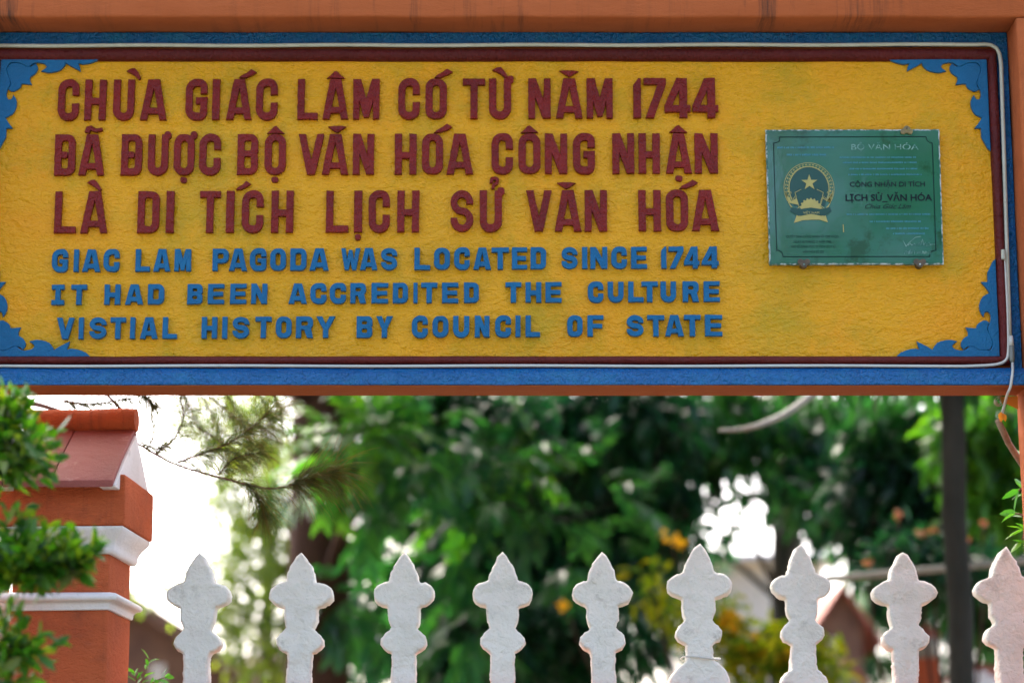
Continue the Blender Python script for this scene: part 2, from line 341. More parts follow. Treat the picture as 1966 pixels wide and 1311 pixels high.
def slab(pieces, to_xz, yfront, depth, bevel, seed=0, wob=0, step=6):
    """pieces -> one mesh: each piece a flat outline with holes, thick, with a rounded front edge"""
    vs, fs = [], []
    for pi, loops in enumerate(pieces):
        cu = bpy.data.curves.new('outline', 'CURVE'); cu.dimensions = '2D'; cu.fill_mode = 'BOTH'
        stg = .0012 if depth > .005 else 0; d = depth - pi * stg
        cu.extrude = max(1e-5, d / 2 - bevel); cu.bevel_depth = bevel; cu.bevel_resolution = 1 if bevel else 0
        for lp in loops:
            if step: lp = densify(lp, step)
            pts = []
            for (x, y) in lp:
                if wob:
                    nv = noise.noise_vector(Vector((x * .09 + seed * 3.7, y * .09, seed)))
                    x += nv.x * wob; y += nv.y * wob
                pts.append(to_xz(x, y))
            cl = [pts[0]]
            for p in pts[1:]:
                if abs(p[0] - cl[-1][0]) + abs(p[1] - cl[-1][1]) > 2e-4: cl.append(p)
            spn = cu.splines.new('POLY'); spn.points.add(len(cl) - 1)
            for i, p in enumerate(cl): spn.points[i].co = (p[0], p[1], 0, 1)
            spn.use_cyclic_u = True
        ob = bpy.data.objects.new('outline', cu); C.objects.link(ob)
        dg = bpy.context.evaluated_depsgraph_get(); me = ob.evaluated_get(dg).to_mesh()
        n = len(vs)
        vs += [(v.co.x, yfront + (pi * stg if stg else (pi % 7) * 3e-5) + d / 2 - v.co.z, v.co.y) for v in me.vertices]
        fs += [tuple(i + n for i in p.vertices) for p in me.polygons]
        ob.to_mesh_clear(); bpy.data.objects.remove(ob); bpy.data.curves.remove(cu)
    return vs, fs

# ------------------------------------------------------------------ the sign board on its gate frame
YF, YP = 6.87, 7.0                                  # front of the frame, face of the yellow panel
YB = 7.10                                           # back
sign = thing('sign_board', (P(948, 740, YP).x, YP, 0), 'wide painted concrete board, raised red and blue lettering on yellow, orange frame', 'sign board')
XR = P(1933, 62, YP + .01).x                        # inner faces of the posts
XL = P(-36, 62, YP + .01).x
zt = P(983, 33, YF).z                               # underside of top beam
zb0 = P(983, 740, 6.95).z                           # underside of the board
b = MB(); b.box(XL - .42, XR + .42, YF, YB + .012, zt, zt + .34)
b.build('top_beam', M['orange'], sign, bevel=.008, sub=.12, jit=.003, jscale=5)
for (xa, xb) in ((XR, XR + .32), (XL - .32, XL)):
    b = MB(); b.box(xa, xb, YF + .003, YB + .009, 0, zt)
    b.build('post', M['orange'], sign, bevel=.007, sub=.12, jit=.003, jscale=5)
# board slab behind the panel and the ledge under it
b = MB(); b.box(XL + .001, XR - .001, YP + .012, YB, zb0 + .012, zt - .001)
b.build('board', M['orangeplain'], sign)
# blue border: flat strips at top and sides, sloping ledge at the bottom
z708 = P(983, 707, 6.975).z
b = MB()
zr_t = P(983, 89, YP).z; 
b.box(XL + .002, XR - .002, YP - .001, YP + .011, zr_t, zt - .002)
xr_m = P(1897 + 22, 213, YP).x; xl_m = P(4 - 22, 130, YP).x
b.box(xr_m, XR - .002, YP - .0005, YP + .011, z708 - .004, zr_t + .004)
b.box(XL + .002, xl_m, YP - .0005, YP + .011, z708 - .004, zr_t + .004)
b.build('blue_border', M['blue'], sign, bevel=.003, sub=.1, jit=.0015, jscale=9)
b = MB()
prof = [(7.0105, z708 + .004), (6.985, z708 + .003), (6.957, z708 - .016), (6.9505, z708 - .021), (6.950, zb0 + .004), (6.954, zb0 + .0015), (7.0105, zb0 + .0015)]
n = len(prof); xs = np.linspace(XL + .002, XR - .002, 60)
b.v = [Vector((x, y, z)) for x in xs for (y, z) in prof]
b.f = [(i * n + k, i * n + (k + 1) % n, (i + 1) * n + (k + 1) % n, (i + 1) * n + k) for i in range(59) for k in range(n)]
b.f += [tuple(range(n)), tuple(range(59 * n, 60 * n))]
o = b.build('blue_ledge', M['blue'], sign); finish(o, 0, jit=.002, jscale=9)
b = MB(); b.box(XL + .002, XR - .002, 6.9535, YB, zb0 - .0005, zb0 + .0015)
b.build('soffit', M['orangeplain'], sign, sub=.15, jit=.001)
# yellow panel, finely divided so the plaster can be uneven, with the trowelled border round the plaque
nx, nz_ = 260, 90
px0, px1 = P(2, 130, YP).x, P(1899, 213, YP).x
pz1, pz0 = P(983, 115, YP).z, P(983, 685, YP).z
plx = (P(1462, 380, YP).x, P(1838, 380, YP).x); plz = (P(1650, 540, YP).z, P(1650, 237, YP).z)
b = MB()
for j in range(nz_ + 1):
    for i in range(nx + 1):
        x = px0 + (px1 - px0) * i / nx; z = pz0 + (pz1 - pz0) * j / nz_
        y = YP + .0025 * noise.noise(Vector((x * 3, 0, z * 3)))
        dx = min(abs(x - plx[0]), abs(x - plx[1])) if plz[0] < z < plz[1] else 9
        dz = min(abs(z - plz[0]), abs(z - plz[1])) if plx[0] < x < plx[1] else 9
        d = min(dx, dz)
        if d < .02: y -= .0035 * (1 - d / .02) * (.5 + noise.noise(Vector((x * 40, 3, z * 40))))
        b.v.append(Vector((x, y, z)))
for j in range(nz_):
    for i in range(nx):
        a = j * (nx + 1) + i; b.f.append((a, a + 1, a + nx + 2, a + nx + 1))
b.build('yellow_panel', M['yellow'], sign, True)
# half round maroon moulding
ox0, ox1 = P(4 - 20, 130, YP).x, P(1897 + 20, 213, YP).x
oz1, oz0 = P(983, 93, 6.985).z, P(983, 699, 6.985).z
mw_t = oz1 - P(983, 117, 6.99).z; mw_b = P(983, 683, 6.99).z - oz0
prof = [(0, .010), (.0, -.006), (.10, -.016), (.30, -.022), (.6, -.022), (.88, -.014), (1, -.004), (1, .010)]
b = MB(); rings = []
SEG = 50
def loop_pts(f):
    x0, x1 = ox0 + .030 * f, ox1 - .030 * f; z0, z1 = oz0 + mw_b * f, oz1 - mw_t * f
    pts = []
    for (ax, az), (bx, bz), m_ in (((x0, z0), (x1, z0), SEG), ((x1, z0), (x1, z1), 20), ((x1, z1), (x0, z1), SEG), ((x0, z1), (x0, z0), 20)):
        for i in range(m_): pts.append((ax + (bx - ax) * i / m_, az + (bz - az) * i / m_))
    return pts
nl = SEG * 2 + 40
for (f, dy) in prof:
    for (x, z) in loop_pts(f): b.v.append(Vector((x, YP + dy, z)))
for k in range(len(prof) - 1):
    for i in range(nl):
        j = (i + 1) % nl; b.f.append((k * nl + i, k * nl + j, (k + 1) * nl + j, (k + 1) * nl + i))
o = b.build('maroon_moulding', M['moulding'], sign, True); finish(o, jit=.0016, jscale=10)

# corner ornaments: traced from the photograph's top right corner
OS = 5.7
strip = [(115, 120), (1205, 140), (1270, 1195), (1240, 1160), (1215, 1110), (1185, 1060), (1180, 1020), (1175, 945), (1112, 945), (1150, 890), (1185, 825), (1110, 790), (1075, 740), (1058, 680), (1060, 630), (1080, 585), (1100, 622), (1140, 632), (1166, 590), (1158, 520), (1130, 460), (1122, 430), (1146, 340), (1160, 275), (1135, 212), (1090, 190), (1000, 194), (940, 224), (900, 228), (850, 193), (800, 186), (735, 200), (705, 235), (720, 265), (755, 290), (690, 300), (610, 288), (550, 258), (515, 215), (506, 178), (470, 205), (400, 245), (348, 275), (358, 225), (374, 185), (300, 200), (220, 182), (160, 158)]
leafo = [(835, 215), (870, 240), (900, 246), (945, 242), (1003, 212), (1085, 208), (1118, 226), (1142, 275), (1128, 345), (1104, 430), (1112, 470), (1132, 500), (1100, 522), (1050, 505), (1012, 475), (1000, 435), (940, 435), (890, 440), (907, 395), (900, 355), (855, 325), (822, 285), (818, 240)]
def smooth_loop(lp):
    out = []; n = len(lp)
    for i in range(n):
        p0, p1, p2, p3 = (Vector(lp[(i + k - 1) % n]) for k in range(4))
        a = (p1 - p0).normalized(); c = (p2 - p1).normalized(); e = (p3 - p2).normalized()
        sh1 = a.dot(c) < .35; sh2 = c.dot(e) < .35
        t1 = (p2 - p1) if sh1 else (p2 - p0) * .5; t2 = (p2 - p1) if sh2 else (p3 - p1) * .5
        for k in range(4):
            t = k / 4; out.append(tuple(p1 * (2 * t ** 3 - 3 * t * t + 1) + t1 * (t ** 3 - 2 * t * t + t) + p2 * (-2 * t ** 3 + 3 * t * t) + t2 * (t ** 3 - t * t)))
    return out
strip, leafo = smooth_loop(strip), smooth_loop(leafo)
ornz_t, ornz_b = P(983, 113, YP).z, P(983, 684, YP).z
mpp = PX(YP, 300)
ornx_r, ornx_l = P(1896, 200, YP).x, P(3, 130, YP).x
for (sx, sz, xc, zc, lab) in ((1, 1, ornx_r, ornz_t, 'top right'), (-1, 1, ornx_l, ornz_t, 'top left'), (1, -1, ornx_r, ornz_b, 'bottom right'), (-1, -1, ornx_l, ornz_b, 'bottom left')):
    # the photograph's corner leans; work in an upright square
    def to_xz(x, y, sx=sx, sz=sz, xc=xc, zc=zc):
        lean = 65 * (y - 125) / 1070.
        return (xc + sx * (x - lean - 1207) / OS * mpp, zc - sz * (y - 128 - max(0, (x - 115) / 1090. * 12)) / OS * mpp)
    vs, fs = slab([[strip], [leafo]], to_xz, YP - .011, .012, .0022, wob=4, step=0)
    o = mesh('corner_ornament', vs, fs, M['blueornament'], sign)

# raised letters: (text, edges in photograph pixels, v top/bottom at left and right, accents)
def z1(*a): return [x / 2.7306 for x in a]
def z2(*a): return [700 + x / 2.7306 for x in a]
ROWS = []
def row(red, text, edges, vt, vb, acc): ROWS.append((red, text, edges, vt, vb, acc))
row(1, 'CHUAGIACLAMCOTUNAM1744', z1(300, 418, 440, 560, 590, 708, 733, 878, 970, 1090, 1110, 1155, 1185, 1322, 1340, 1458, 1558, 1668, 1690, 1828) + [677.5, 729] + z2(175, 290, 318, 432, 515, 632, 652, 768, 858, 975, 1003, 1142, 1165, 1300, 1410, 1448, 1465, 1580, 1573, 1705, 1720, 1852),
    (153.5, 150), (231, 226), {2: [('grave', 19)], 6: [('acute', 16)], 9: [('circ', 0)], 12: [('acute', 14)], 14: [('grave', 0), ('horn', 0)], 16: [('breve', 0)]})
row(1, 'ĐAĐUOCBOVANHOACONGNHAN', z1(282, 398, 410, 552, 632, 748, 772, 885, 908, 1022, 1042, 1160, 1242, 1355, 1385, 1500, 1563, 1700, 1687, 1828) + [677, 718.5] + z2(157, 273, 300, 412, 430, 568, 665, 778, 807, 922, 945, 1062, 1093, 1207, 1300, 1413, 1438, 1547, 1580, 1713, 1732, 1850),
    (258.5, 256), (336.5, 332.5), {1: [('tilde', 2)], 3: [('horn', 0)], 4: [('horn', 0), ('dot', 0)], 7: [('circ', 0), ('dot', 0)], 9: [('breve', 3)], 12: [('acute', 21)], 15: [('circ', 0)], 20: [('circ', 0), ('dot', 0)]})
row(1, 'LADITICHLICHSUVANHOA', z1(282, 403, 420, 568, 718, 838, 868, 915, 1043, 1158, 1183, 1230, 1265, 1383, 1420, 1540, 1708, 1828, 1855, 1900) + z2(20, 133, 170, 287, 450, 570, 603, 720, 848, 980, 997, 1135, 1155, 1270, 1437, 1552, 1582, 1695, 1718, 1855),
    (367.5, 364.5), (447.5, 443), {1: [('grave', -3)], 5: [('acute', 31)], 9: [('dot', 0)], 13: [('horn', 0), ('hook', 6)], 15: [('breve', -3)], 18: [('acute', 23)]})
row(0, 'GIACLAMPAGODAWASLOCATEDSINCE1744', z1(270, 358, 384, 415, 430, 528, 540, 628, 708, 788, 803, 895, 913, 1003, 1112, 1200, 1200, 1297, 1308, 1398, 1415, 1500, 1520, 1608, 1623, 1725, 1787, 1888) + [691, 725] + z2(85, 172, 260, 345, 363, 448, 468, 552, 570, 663, 665, 757, 772, 853, 870, 952, 1033, 1117, 1140, 1168, 1183, 1273, 1293, 1375, 1397, 1480, 1555, 1582, 1595, 1672, 1675, 1755, 1768, 1857),
    (479, 473), (522, 514.5), {})
row(0, 'ITHADBEENACCREDITEDTHECULTURE', z1(268, 338, 370, 457, 545, 632, 655, 752, 773, 862, 980, 1063, 1088, 1177, 1205, 1293, 1315, 1402, 1513, 1610, 1625, 1712, 1727, 1815, 1835, 1920) + z2(35, 125, 147, 228, 255, 278, 295, 382, 405, 492, 520, 600, 738, 822, 843, 927, 948, 1033, 1170, 1252, 1275, 1358, 1382, 1463, 1452, 1537, 1552, 1633, 1668, 1752, 1778, 1862),
    (546.5, 539.5), (585, 579), {})
row(0, 'VISTIALHISTORYBYCOUNCILOFSTATE', z1(295, 390, 410, 440, 467, 560, 575, 660, 680, 710, 733, 828, 850, 930, 1055, 1140, 1163, 1193, 1217, 1308, 1337, 1425, 1445, 1530, 1550, 1642, 1658, 1757, 1868, 1953) + z2(60, 147, 247, 332, 355, 440, 463, 550, 577, 655, 683, 768, 790, 818, 843, 920, 1062, 1143, 1168, 1252, 1375, 1462, 1482, 1572, 1575, 1673, 1675, 1762, 1785, 1875),
    (609.5, 604), (651, 645), {})
seed = 0
for red, text, ed, vt, vb, acc in ROWS:
    assert len(ed) == 2 * len(text), (text, len(ed), len(text))
    for i, ch in enumerate(text):
        u0, u1 = ed[2 * i], ed[2 * i + 1]; f = (u0 - 100) / 1280; seed += 1
        v0 = vt[0] + (vt[1] - vt[0]) * f; v1 = vb[0] + (vb[1] - vb[0]) * f
        wd, h = u1 - u0, v1 - v0; cx = wd / 2
        t, bar = ((12.6, 10.6) if red else (9.2, 7.7))
        if ch in 'VW' or ch == 'M': t *= .95
        pcs = glyph(ch, wd, h, min(t, wd * .42), bar)
        for k, dx in acc.get(i, []): pcs = pcs + accent(k, cx + dx, h, wd)
        yl = YP - .012; A = P(u0 + 1, v1 - 1, yl); B_ = P(u1 - 1, v0 + 1, yl)
        to = lambda x, y, A=A, B_=B_, wd=wd, h=h: (A.x + (B_.x - A.x) * x / wd, A.z + (B_.z - A.z) * y / h)
        vs, fs = slab(pcs, to, yl - .002, .016, .0017 if red else .0013, seed, .9 if red else .6, 7)
        mesh('red_letter' if red else 'blue_letter', vs, fs, M['red'] if red else M['blueornament'], sign)

# ------------------------------------------------------------------ plaque
pq = [P(1470, 250, 6.978), P(1803, 249, 6.978), P(1811.5, 507, 6.978), P(1478, 507.5, 6.978)]
plaque = thing('plaque', (pq[3].x, 6.99, pq[3].z), 'green etched metal plaque with gold national emblem, clipped to the yellow panel', 'plaque')
def quad(a, b_, g_):                                  # plaque coordinates (0..333, 0..257, y down) -> x,z
    s = a / 333.; t = b_ / 257.
    p = (pq[0] * (1 - s) + pq[1] * s) * (1 - t) + (pq[3] * (1 - s) + pq[2] * s) * t
    return (p.x, p.z)
def plq(pieces, name, mat, lay, dep=.0006, parent=None, step=0, wob=0):
    vs, fs = slab(pieces, lambda x, y: quad(x, y, 0), 6.978 - .0007 * lay - dep, dep, 0, 5, wob, step)
    return mesh(name, vs, fs, mat, parent or plaque)
edge = densify([(0, 0), (333, 0), (333, 257), (0, 257)], 5)
edge = [(x + 1.2 * noise.noise(Vector((x * .3, y * .3, 2))), y + 1.2 * noise.noise(Vector((x * .3, y * .3, 8)))) for x, y in edge]
vs, fs = slab([[edge]], lambda x, y: quad(x, y, 0), 6.9785, .0125, .0008, 0, 0, 0); mesh('plate_rim', vs, fs, M['platerim'], plaque)
inner = [(166.5 + (x - 166.5) * .988, 128.5 + (y - 128.5) * .985) for x, y in edge]
plate = plq([[inner]], 'plate', M['plate'], 0, .001)
def line(pts, t): return [[stroke(pts, t)]]
q = 12
fr = [(14 + q, 14)] + [(319 - q, 14)] + [(319 - q + 2, 22), (319 - 4, 26), (319, 14 + q)] + [(319, 243 - q), (319 - 8, 243 - q + 2), (319 - q, 243 - 4), (319 - q, 243)] + [(14 + q, 243), (14 + q - 2, 235), (18, 231), (14, 243 - q)] + [(14, 14 + q), (22, 24), (26, 22)]
fr2 = fr + [fr[0]]
fo = stroke(fr2, 1.5); k = len(fr2)
plq([[fo]], 'border_line', M['ink'], 2)
# emblem
ex, ey, er = 79.5, 113, 48.
em = plq([[[(ex + er * .78 * math.cos(a), ey + er * .86 * math.sin(a)) for a in np.linspace(R(150), R(390), 40)] + [(ex + 30, ey + 34), (ex - 30, ey + 34)]]], 'emblem', M['darkdisc'], 2, .0005)
def ring(rx, ry, a0, a1, t, n=40): return [stroke([(ex + rx * math.cos(R(a)), ey + ry * math.sin(R(a))) for a in np.linspace(a0, a1, n)], t)]
pcs = [ring(er, er * 1.02, 150, 390, 1.0), ring(er * .80, er * .87, 150, 390, 1.8)]
plq(pcs, 'wreath', M['gold'], 3, .0005, em)
pcs = []
for rr_ in (.86, .93):
    for a in np.arange(152, 392, 8.5):
        pcs.append([stroke([(ex + er * rr_ * math.cos(R(a + d)), ey + er * (rr_ + .02) * math.sin(R(a + d))) for d in (0, 2.4, 4.8)], 1.5)])
for sx in (-1, 1):                                    # sheaves and ribbons at the foot of the wreath
    for pts in ([(46, -2), (40, 20), (30, 32), (20, 24), (24, 10), (34, 16), (46, -2)], [(15, -6), (27, 0), (24, 16), (20, 28), (28, 34)], [(40, 20), (34, 30), (26, 38)]):
        pcs.append([stroke([(ex + sx * x, ey + y + 8) for x, y in pts], 1.0)])
    for j in range(7):
        x = 26 + j * 2.4; y = 12 + j * 3 * (1 if j < 4 else -.5)
        pcs.append([stroke([(ex + sx * x, ey + y), (ex + sx * (x - 1), ey + y + 4)], 1.1)])
plq(pcs, 'wheat', M['gold'], 4, .0004, em)
star = []
for i in range(10):
    a = R(-90 + 36 * i); r_ = 16 if i % 2 == 0 else 6.2; star.append((ex + 1 + r_ * math.cos(a), ey - 11 + r_ * math.sin(a)))
plq([[star]], 'star', M['gold'], 4, .0005, em)
gear = []
for i in range(37):
    a = R(180 + 180 * i / 36); r_ = 21.5 if (i // 2) % 2 else 18.8; gear.append((ex + 2 + r_ * math.cos(a), ey + 40 + r_ * math.sin(a)))
plq([[gear]], 'gear', M['gold'], 4, .0005, em)
rb = lambda s: [(ex + 2 + x, ey + y) for x, y in s]
plq([[rb([(-37, 36), (-20, 40), (0, 37), (20, 40), (37, 36), (40, 44), (26, 53), (0, 49), (-24, 53), (-40, 44)])]], 'ribbon', M['darkdisc'], 5, .0005, em)
plq([[rb([(-26, 48), (-20, 53), (0, 49), (20, 53), (27, 48), (32, 65), (16, 60), (0, 60), (-16, 61), (-33, 66)])]], 'banner', M['gold'], 4, .0005, em)
def text(body, u, v, size, mat, width=None, name='inscription', lay=3, shear=0, off=0, parent=None):
    """lettering lying on the plaque; u,v: left end of the baseline in plaque coordinates, width: fitted"""
    cu = bpy.data.curves.new('text', 'FONT'); cu.body = body; cu.size = 1; cu.extrude = .0; cu.offset = off; cu.shear = shear; cu.resolution_u = 3
    ob = bpy.data.objects.new('text', cu); C.objects.link(ob)
    dg = bpy.context.evaluated_depsgraph_get(); me = ob.evaluated_get(dg).to_mesh()
    xs = [v_.co.x for v_ in me.vertices]; k = (width / (max(xs) - min(xs))) if width else size; x0 = min(xs)
    vs = []
    for v_ in me.vertices:
        x, z = quad(u + (v_.co.x - x0) * k, v - v_.co.y * size, 0); vs.append((x, 6.978 - .0007 * lay, z))
    fs = [tuple(p.vertices) for p in me.polygons]
    ob.to_mesh_clear(); bpy.data.objects.remove(ob); bpy.data.curves.remove(cu)
    return mesh(name, vs, fs, mat, parent or plaque)
text('BỘ VĂN HÓA', 163, 39, 15.5, M['inkpale'], 129)
text('CÔNG NHẬN DI TÍCH', 158, 110, 13.5, M['inkpurple'], 144, off=.012)
text('LỊCH SỬ_VĂN HÓA', 149, 137, 17.5, M['inkpurple'], 166, off=.022)
text('Chùa Giác Lâm', 186, 152, 13, M['inkpurple'], 88, shear=.5)
text('VIỆT NAM', ex - 13, ey + 49, 6, M['gold'], 31, lay=6, parent=em)
for bd, u, v, wd in (('QUYẾT ĐINH CÔNG NHẬN SỐ 1288 VHQĐ', 33, 207, 100), ('NGÀY 16 THÁNG 11 NĂM 1988', 47, 217, 72), ('VÀO SỔ DANH MỤC DI TÍCH LỊCH SỬ', 41, 226, 86), ('VĂN HÓA SỐ 320', 64, 236, 40)):
    text(bd.replace('Đ', 'D'), u, v, 6.5, M['ink'], wd)
# lines of small faded print, too worn to read
def worn(u, v, wd, hgt, mat, seed):
    rs = random.Random(seed); x = u; pcs = []
    while x < u + wd:
        lw = rs.uniform(1.2, 2.6)
        pcs.append([[(x, v), (x + lw, v), (x + lw, v - hgt * rs.uniform(.7, 1)), (x, v - hgt * rs.uniform(.6, .9))]])
        x += lw + (rs.uniform(.5, .9) if rs.random() < .8 else 2.4)
    plq(pcs, 'worn_print', mat, 2, .0003)
for i, (u, v, wd, hg) in enumerate(((21, 36, 108, 4), (39, 50, 74, 4), (140, 55, 146, 3.2), (146, 65, 142, 3.2), (158, 77, 130, 3.2), (156, 88, 140, 3), (150, 164, 160, 3), (194, 178, 96, 3.6), (225, 191, 80, 3.6), (238, 201, 60, 3.6))):
    worn(u, v, wd, hg, M['inkblue'], i)
sig = [[(257, 213), (262, 224), (268, 217), (280, 207), (292, 205)], [(266, 222), (270, 218), (273, 222), (278, 218), (281, 222), (290, 216), (284, 222), (290, 222)],
       [(290, 222), (294, 210), (296, 221), (299, 216), (302, 221), (306, 216), (309, 220), (318, 220), (300, 223)]]
plq([[stroke(s, .9)] for s in sig], 'signature', M['inkpale'], 3, .0004)
text('Trần Văn Nhất', 258, 238, 8, M['inkpale'], 52, shear=.4)
plq([[[(142, 182), (143.6, 182), (144, 197), (142.4, 197)]]], 'scratch', M['gold'], 3, .0003)
for (u, v, up) in ((270, 3, 1), (65, 255, -1), (287, 255, -1)):
    x, z = quad(u, v, 0); r_ = 9 * PX(6.97)
    cl = MB()
    for dx in (-1, 1):
        ppts = [(x + dx * r_ * .72 + r_ * .62 * math.cos(a), z - up * r_ * .2 + r_ * .62 * math.sin(a)) for a in np.linspace(0, 2 * math.pi, 15)[:-1]]
        yy = 6.9702 + (.0004 if dx > 0 else 0)
        cl.add([(a, yy, c) for a, c in ppts] + [(a, yy + .006, c) for a, c in ppts], [tuple(range(14))] + [(i, (i + 1) % 14, 14 + (i + 1) % 14, 14 + i) for i in range(14)])
    ppts = [(x + r_ * .8 * math.cos(a), z + up * r_ * .25 + r_ * .8 * math.sin(a)) for a in np.linspace(0, 2 * math.pi, 19)[:-1]]
    cl.add([(a, 6.9697, c) for a, c in ppts] + [(a, 6.998, c) for a, c in ppts], [tuple(range(18))] + [(i, (i + 1) % 18, 18 + (i + 1) % 18, 18 + i) for i in range(18)])
    c_ = cl.build('clip', M['brass'] if up > 0 else M['rust'], plaque)
    sc_ = MB(); zz = z + up * r_ * .45; sc_.tube([(x, 6.9665, zz), (x, 6.972, zz)], .0028, 10); sc_.build('screw', M['platerim'] if up < 0 else M['rust'], c_)

# ------------------------------------------------------------------ pale light tube running round the panel, cable and its loose end
def wav(pts, a, s): return [Vector(p) + noise.noise_vector(Vector(p) * s) * a for p in pts]
def spline(pts, n=8):
    pts = [Vector(p) for p in pts]; out = []
    for i in range(len(pts) - 1):
        p0, p1, p2, p3 = pts[max(i - 1, 0)], pts[i], pts[i + 1], pts[min(i + 2, len(pts) - 1)]
        for k in range(n):
            t = k / n; out.append(.5 * ((2 * p1) + (p2 - p0) * t + (2 * p0 - 5 * p1 + 4 * p2 - p3) * t * t + (3 * p1 - p0 - 3 * p2 + p3) * t ** 3))
    return out + [pts[-1]]
YT = 6.984
tp = [P(u, 88 - (u / 1966.) * 2 + .7 * math.sin(u * .017), YT) for u in range(-10, 1880, 40)]
tp += [P(1890, 85.5, YT), P(1903, 87, YT), P(1913, 93, YT), P(1919, 104, YT), P(1922, 125, YT)]
tp += [P(1922 + (v - 125) * .032, v, YT) for v in range(165, 650, 40)]
lt = MB(); lt.tube(tp, .0062, 10)
o = tag(lt.build('light_tube', M['tube'], None, True), 'pale plastic tube along the top and right side of the yellow panel', 'light tube')
tp = [P(u, 702.5 + .6 * math.sin(u * .011), YT - .004) for u in range(-30, 1890, 40)]
tp += spline([P(1892, 701.5, YT - .004), P(1915, 699, YT - .004), P(1929, 693, YT - .004), P(1935, 680, YT - .004), P(1935.5, 640, YT - .003), P(1933, 560, YT - .003), P(1928, 484, YT - .003)], 6)
lt = MB(); lt.tube(tp, .0045, 10)
o = tag(lt.build('white_cable', M['cable'], None, True), 'thin white cable lying along the bottom moulding and up the right side', 'cable')
cap_ = MB(); cap_.tube([P(1926.5, 498, YT - .012), P(1926, 480, YT - .012)], [.0068, .0068], 10); cap_.build('end_cap', M['tube'], o)
cab = thing('drop_cable', P(1943, 655, YT), 'short grey connector with a cable hanging down the right post past the sign bottom', 'cable')
cn = MB(); cn.tube([P(1941, 645, YT - .006), P(1942, 664, YT - .006)], [.006, .0075], 10); cn.build('sleeve', M['cable'], cab, True)
cn = MB(); cn.tube([P(1942, 664, YT - .006), P(1943, 690, YT - .008), P(1944, 697, YT - .009)], [.008, .008, .005], 10); cn.build('connector', M['connector'], cab, True)
cn = MB(); cn.tube(spline([P(1944, 696, YT - .009), P(1944, 715, 6.945), P(1940, 742, 6.94), P(1934, 757, 6.96), P(1930, 772, 7.0), P(1925, 790, 7.02), P(1922, 800, 7.03)]), .0042, 8); cn.build('cord', M['cable'], cab, True)
# rusty scroll under the corner
scr = MB(); sp_ = []
for i in range(46):
    a = i / 45 * 2 * math.pi * 2.1; r_ = (10.5 - i * .16) * PX(7.03); c_ = P(1918.5, 771, 7.03); sp_.append(c_ + Vector((r_ * math.cos(a + .6), 0, r_ * math.sin(a + .6))))
vs = []; 
for p in sp_: vs += [p + Vector((0, -.012, 0)), p + Vector((0, .012, 0))]
scr.add(vs, [(2 * i, 2 * i + 1, 2 * i + 3, 2 * i + 2) for i in range(45)])
scroll = thing('scroll_bracket', P(1945, 765, 7.03), 'small rusty scrolled bracket tucked in the corner under the sign by the right post', 'bracket')
scr.build('scroll', M['brass'], scroll, True)
hb = [(1920, 762), (1954, 760), (1955, 786), (1944, 781), (1934, 776), (1924, 776)]
hv = [P(u, v, 7.02) for u, v in hb] + [P(u, v, 7.036) for u, v in hb]
mesh('web', hv, [tuple(range(6)), tuple(range(11, 5, -1))] + [(i, (i + 1) % 6, 6 + (i + 1) % 6, 6 + i) for i in range(6)], M['dryleaf'], scroll)

# ------------------------------------------------------------------ foliage tools
def leaves(name, pos, dr, nrm, ln, wd, mat, parent=None, fold=.25, droop=.15):
    """many separate leaves, each four folded triangles"""
    pos = np.asarray(pos, float); n = len(pos)
    dr = np.asarray(dr, float); dr /= np.linalg.norm(dr, axis=1, keepdims=True) + 1e-9
    sd_ = np.cross(dr, np.asarray(nrm, float)); sd_ /= np.linalg.norm(sd_, axis=1, keepdims=True) + 1e-9
    up = np.cross(sd_, dr); ln = np.asarray(ln, float).reshape(-1, 1) * np.ones((n, 1)); wd = np.asarray(wd, float).reshape(-1, 1) * np.ones((n, 1))
    base = pos; tip = pos + dr * ln; tip[:, 2] -= (ln * droop)[:, 0]
    m1 = pos + dr * ln * .35; m1[:, 2] -= (ln * droop * .1)[:, 0]; m2 = pos + dr * ln * .7; m2[:, 2] -= (ln * droop * .45)[:, 0]
    l1 = m1 - sd_ * wd * .48 + up * wd * fold; r1 = m1 + sd_ * wd * .48 + up * wd * fold
    l2 = m2 - sd_ * wd * .38 + up * wd * fold * .8; r2 = m2 + sd_ * wd * .38 + up * wd * fold * .8
    V = np.stack([base, l1, m1, r1, l2, m2, r2, tip], 1).reshape(-1, 3)
    F = np.array([[0, 2, 1], [0, 3, 2], [1, 2, 5], [1, 5, 4], [2, 3, 6], [2, 6, 5], [4, 5, 7], [5, 6, 7]])
    F = (F[None] + np.arange(n)[:, None, None] * 8).reshape(-1, 3)
    me = bpy.data.meshes.new(name); me.vertices.add(len(V)); me.vertices.foreach_set('co', V.ravel())
    me.loops.add(F.size); me.loops.foreach_set('vertex_index', F.ravel().astype(np.int32))
    me.polygons.add(len(F)); me.polygons.foreach_set('loop_start', np.arange(0, F.size, 3, dtype=np.int32))
    me.update(calc_edges=True); me.validate()
    return link(name, me, mat, parent, True)
def unit(n):
    v = rng.normal(size=(n, 3)); return v / np.linalg.norm(v, axis=1, keepdims=True)
def blob_points(u, v, Y, ru, rv, n, ry=None, fill=.35):
    """n points spread through an uneven ellipsoid whose centre shows at u,v"""
    c = np.array(P(u, v, Y)); s = Y / FPX / .97
    r = np.array([ru * s, (ry if ry else (ru + rv) / 2 * s), rv * s])
    d = unit(n); k = (fill + (1 - fill) * rng.random(n)) ** .5
    lump = np.array([1 + .35 * noise.noise(Vector(q * 2.3) + Vector((u, v, 0)) * .1) for q in d])
    return c + d * (k * lump)[:, None] * r, d
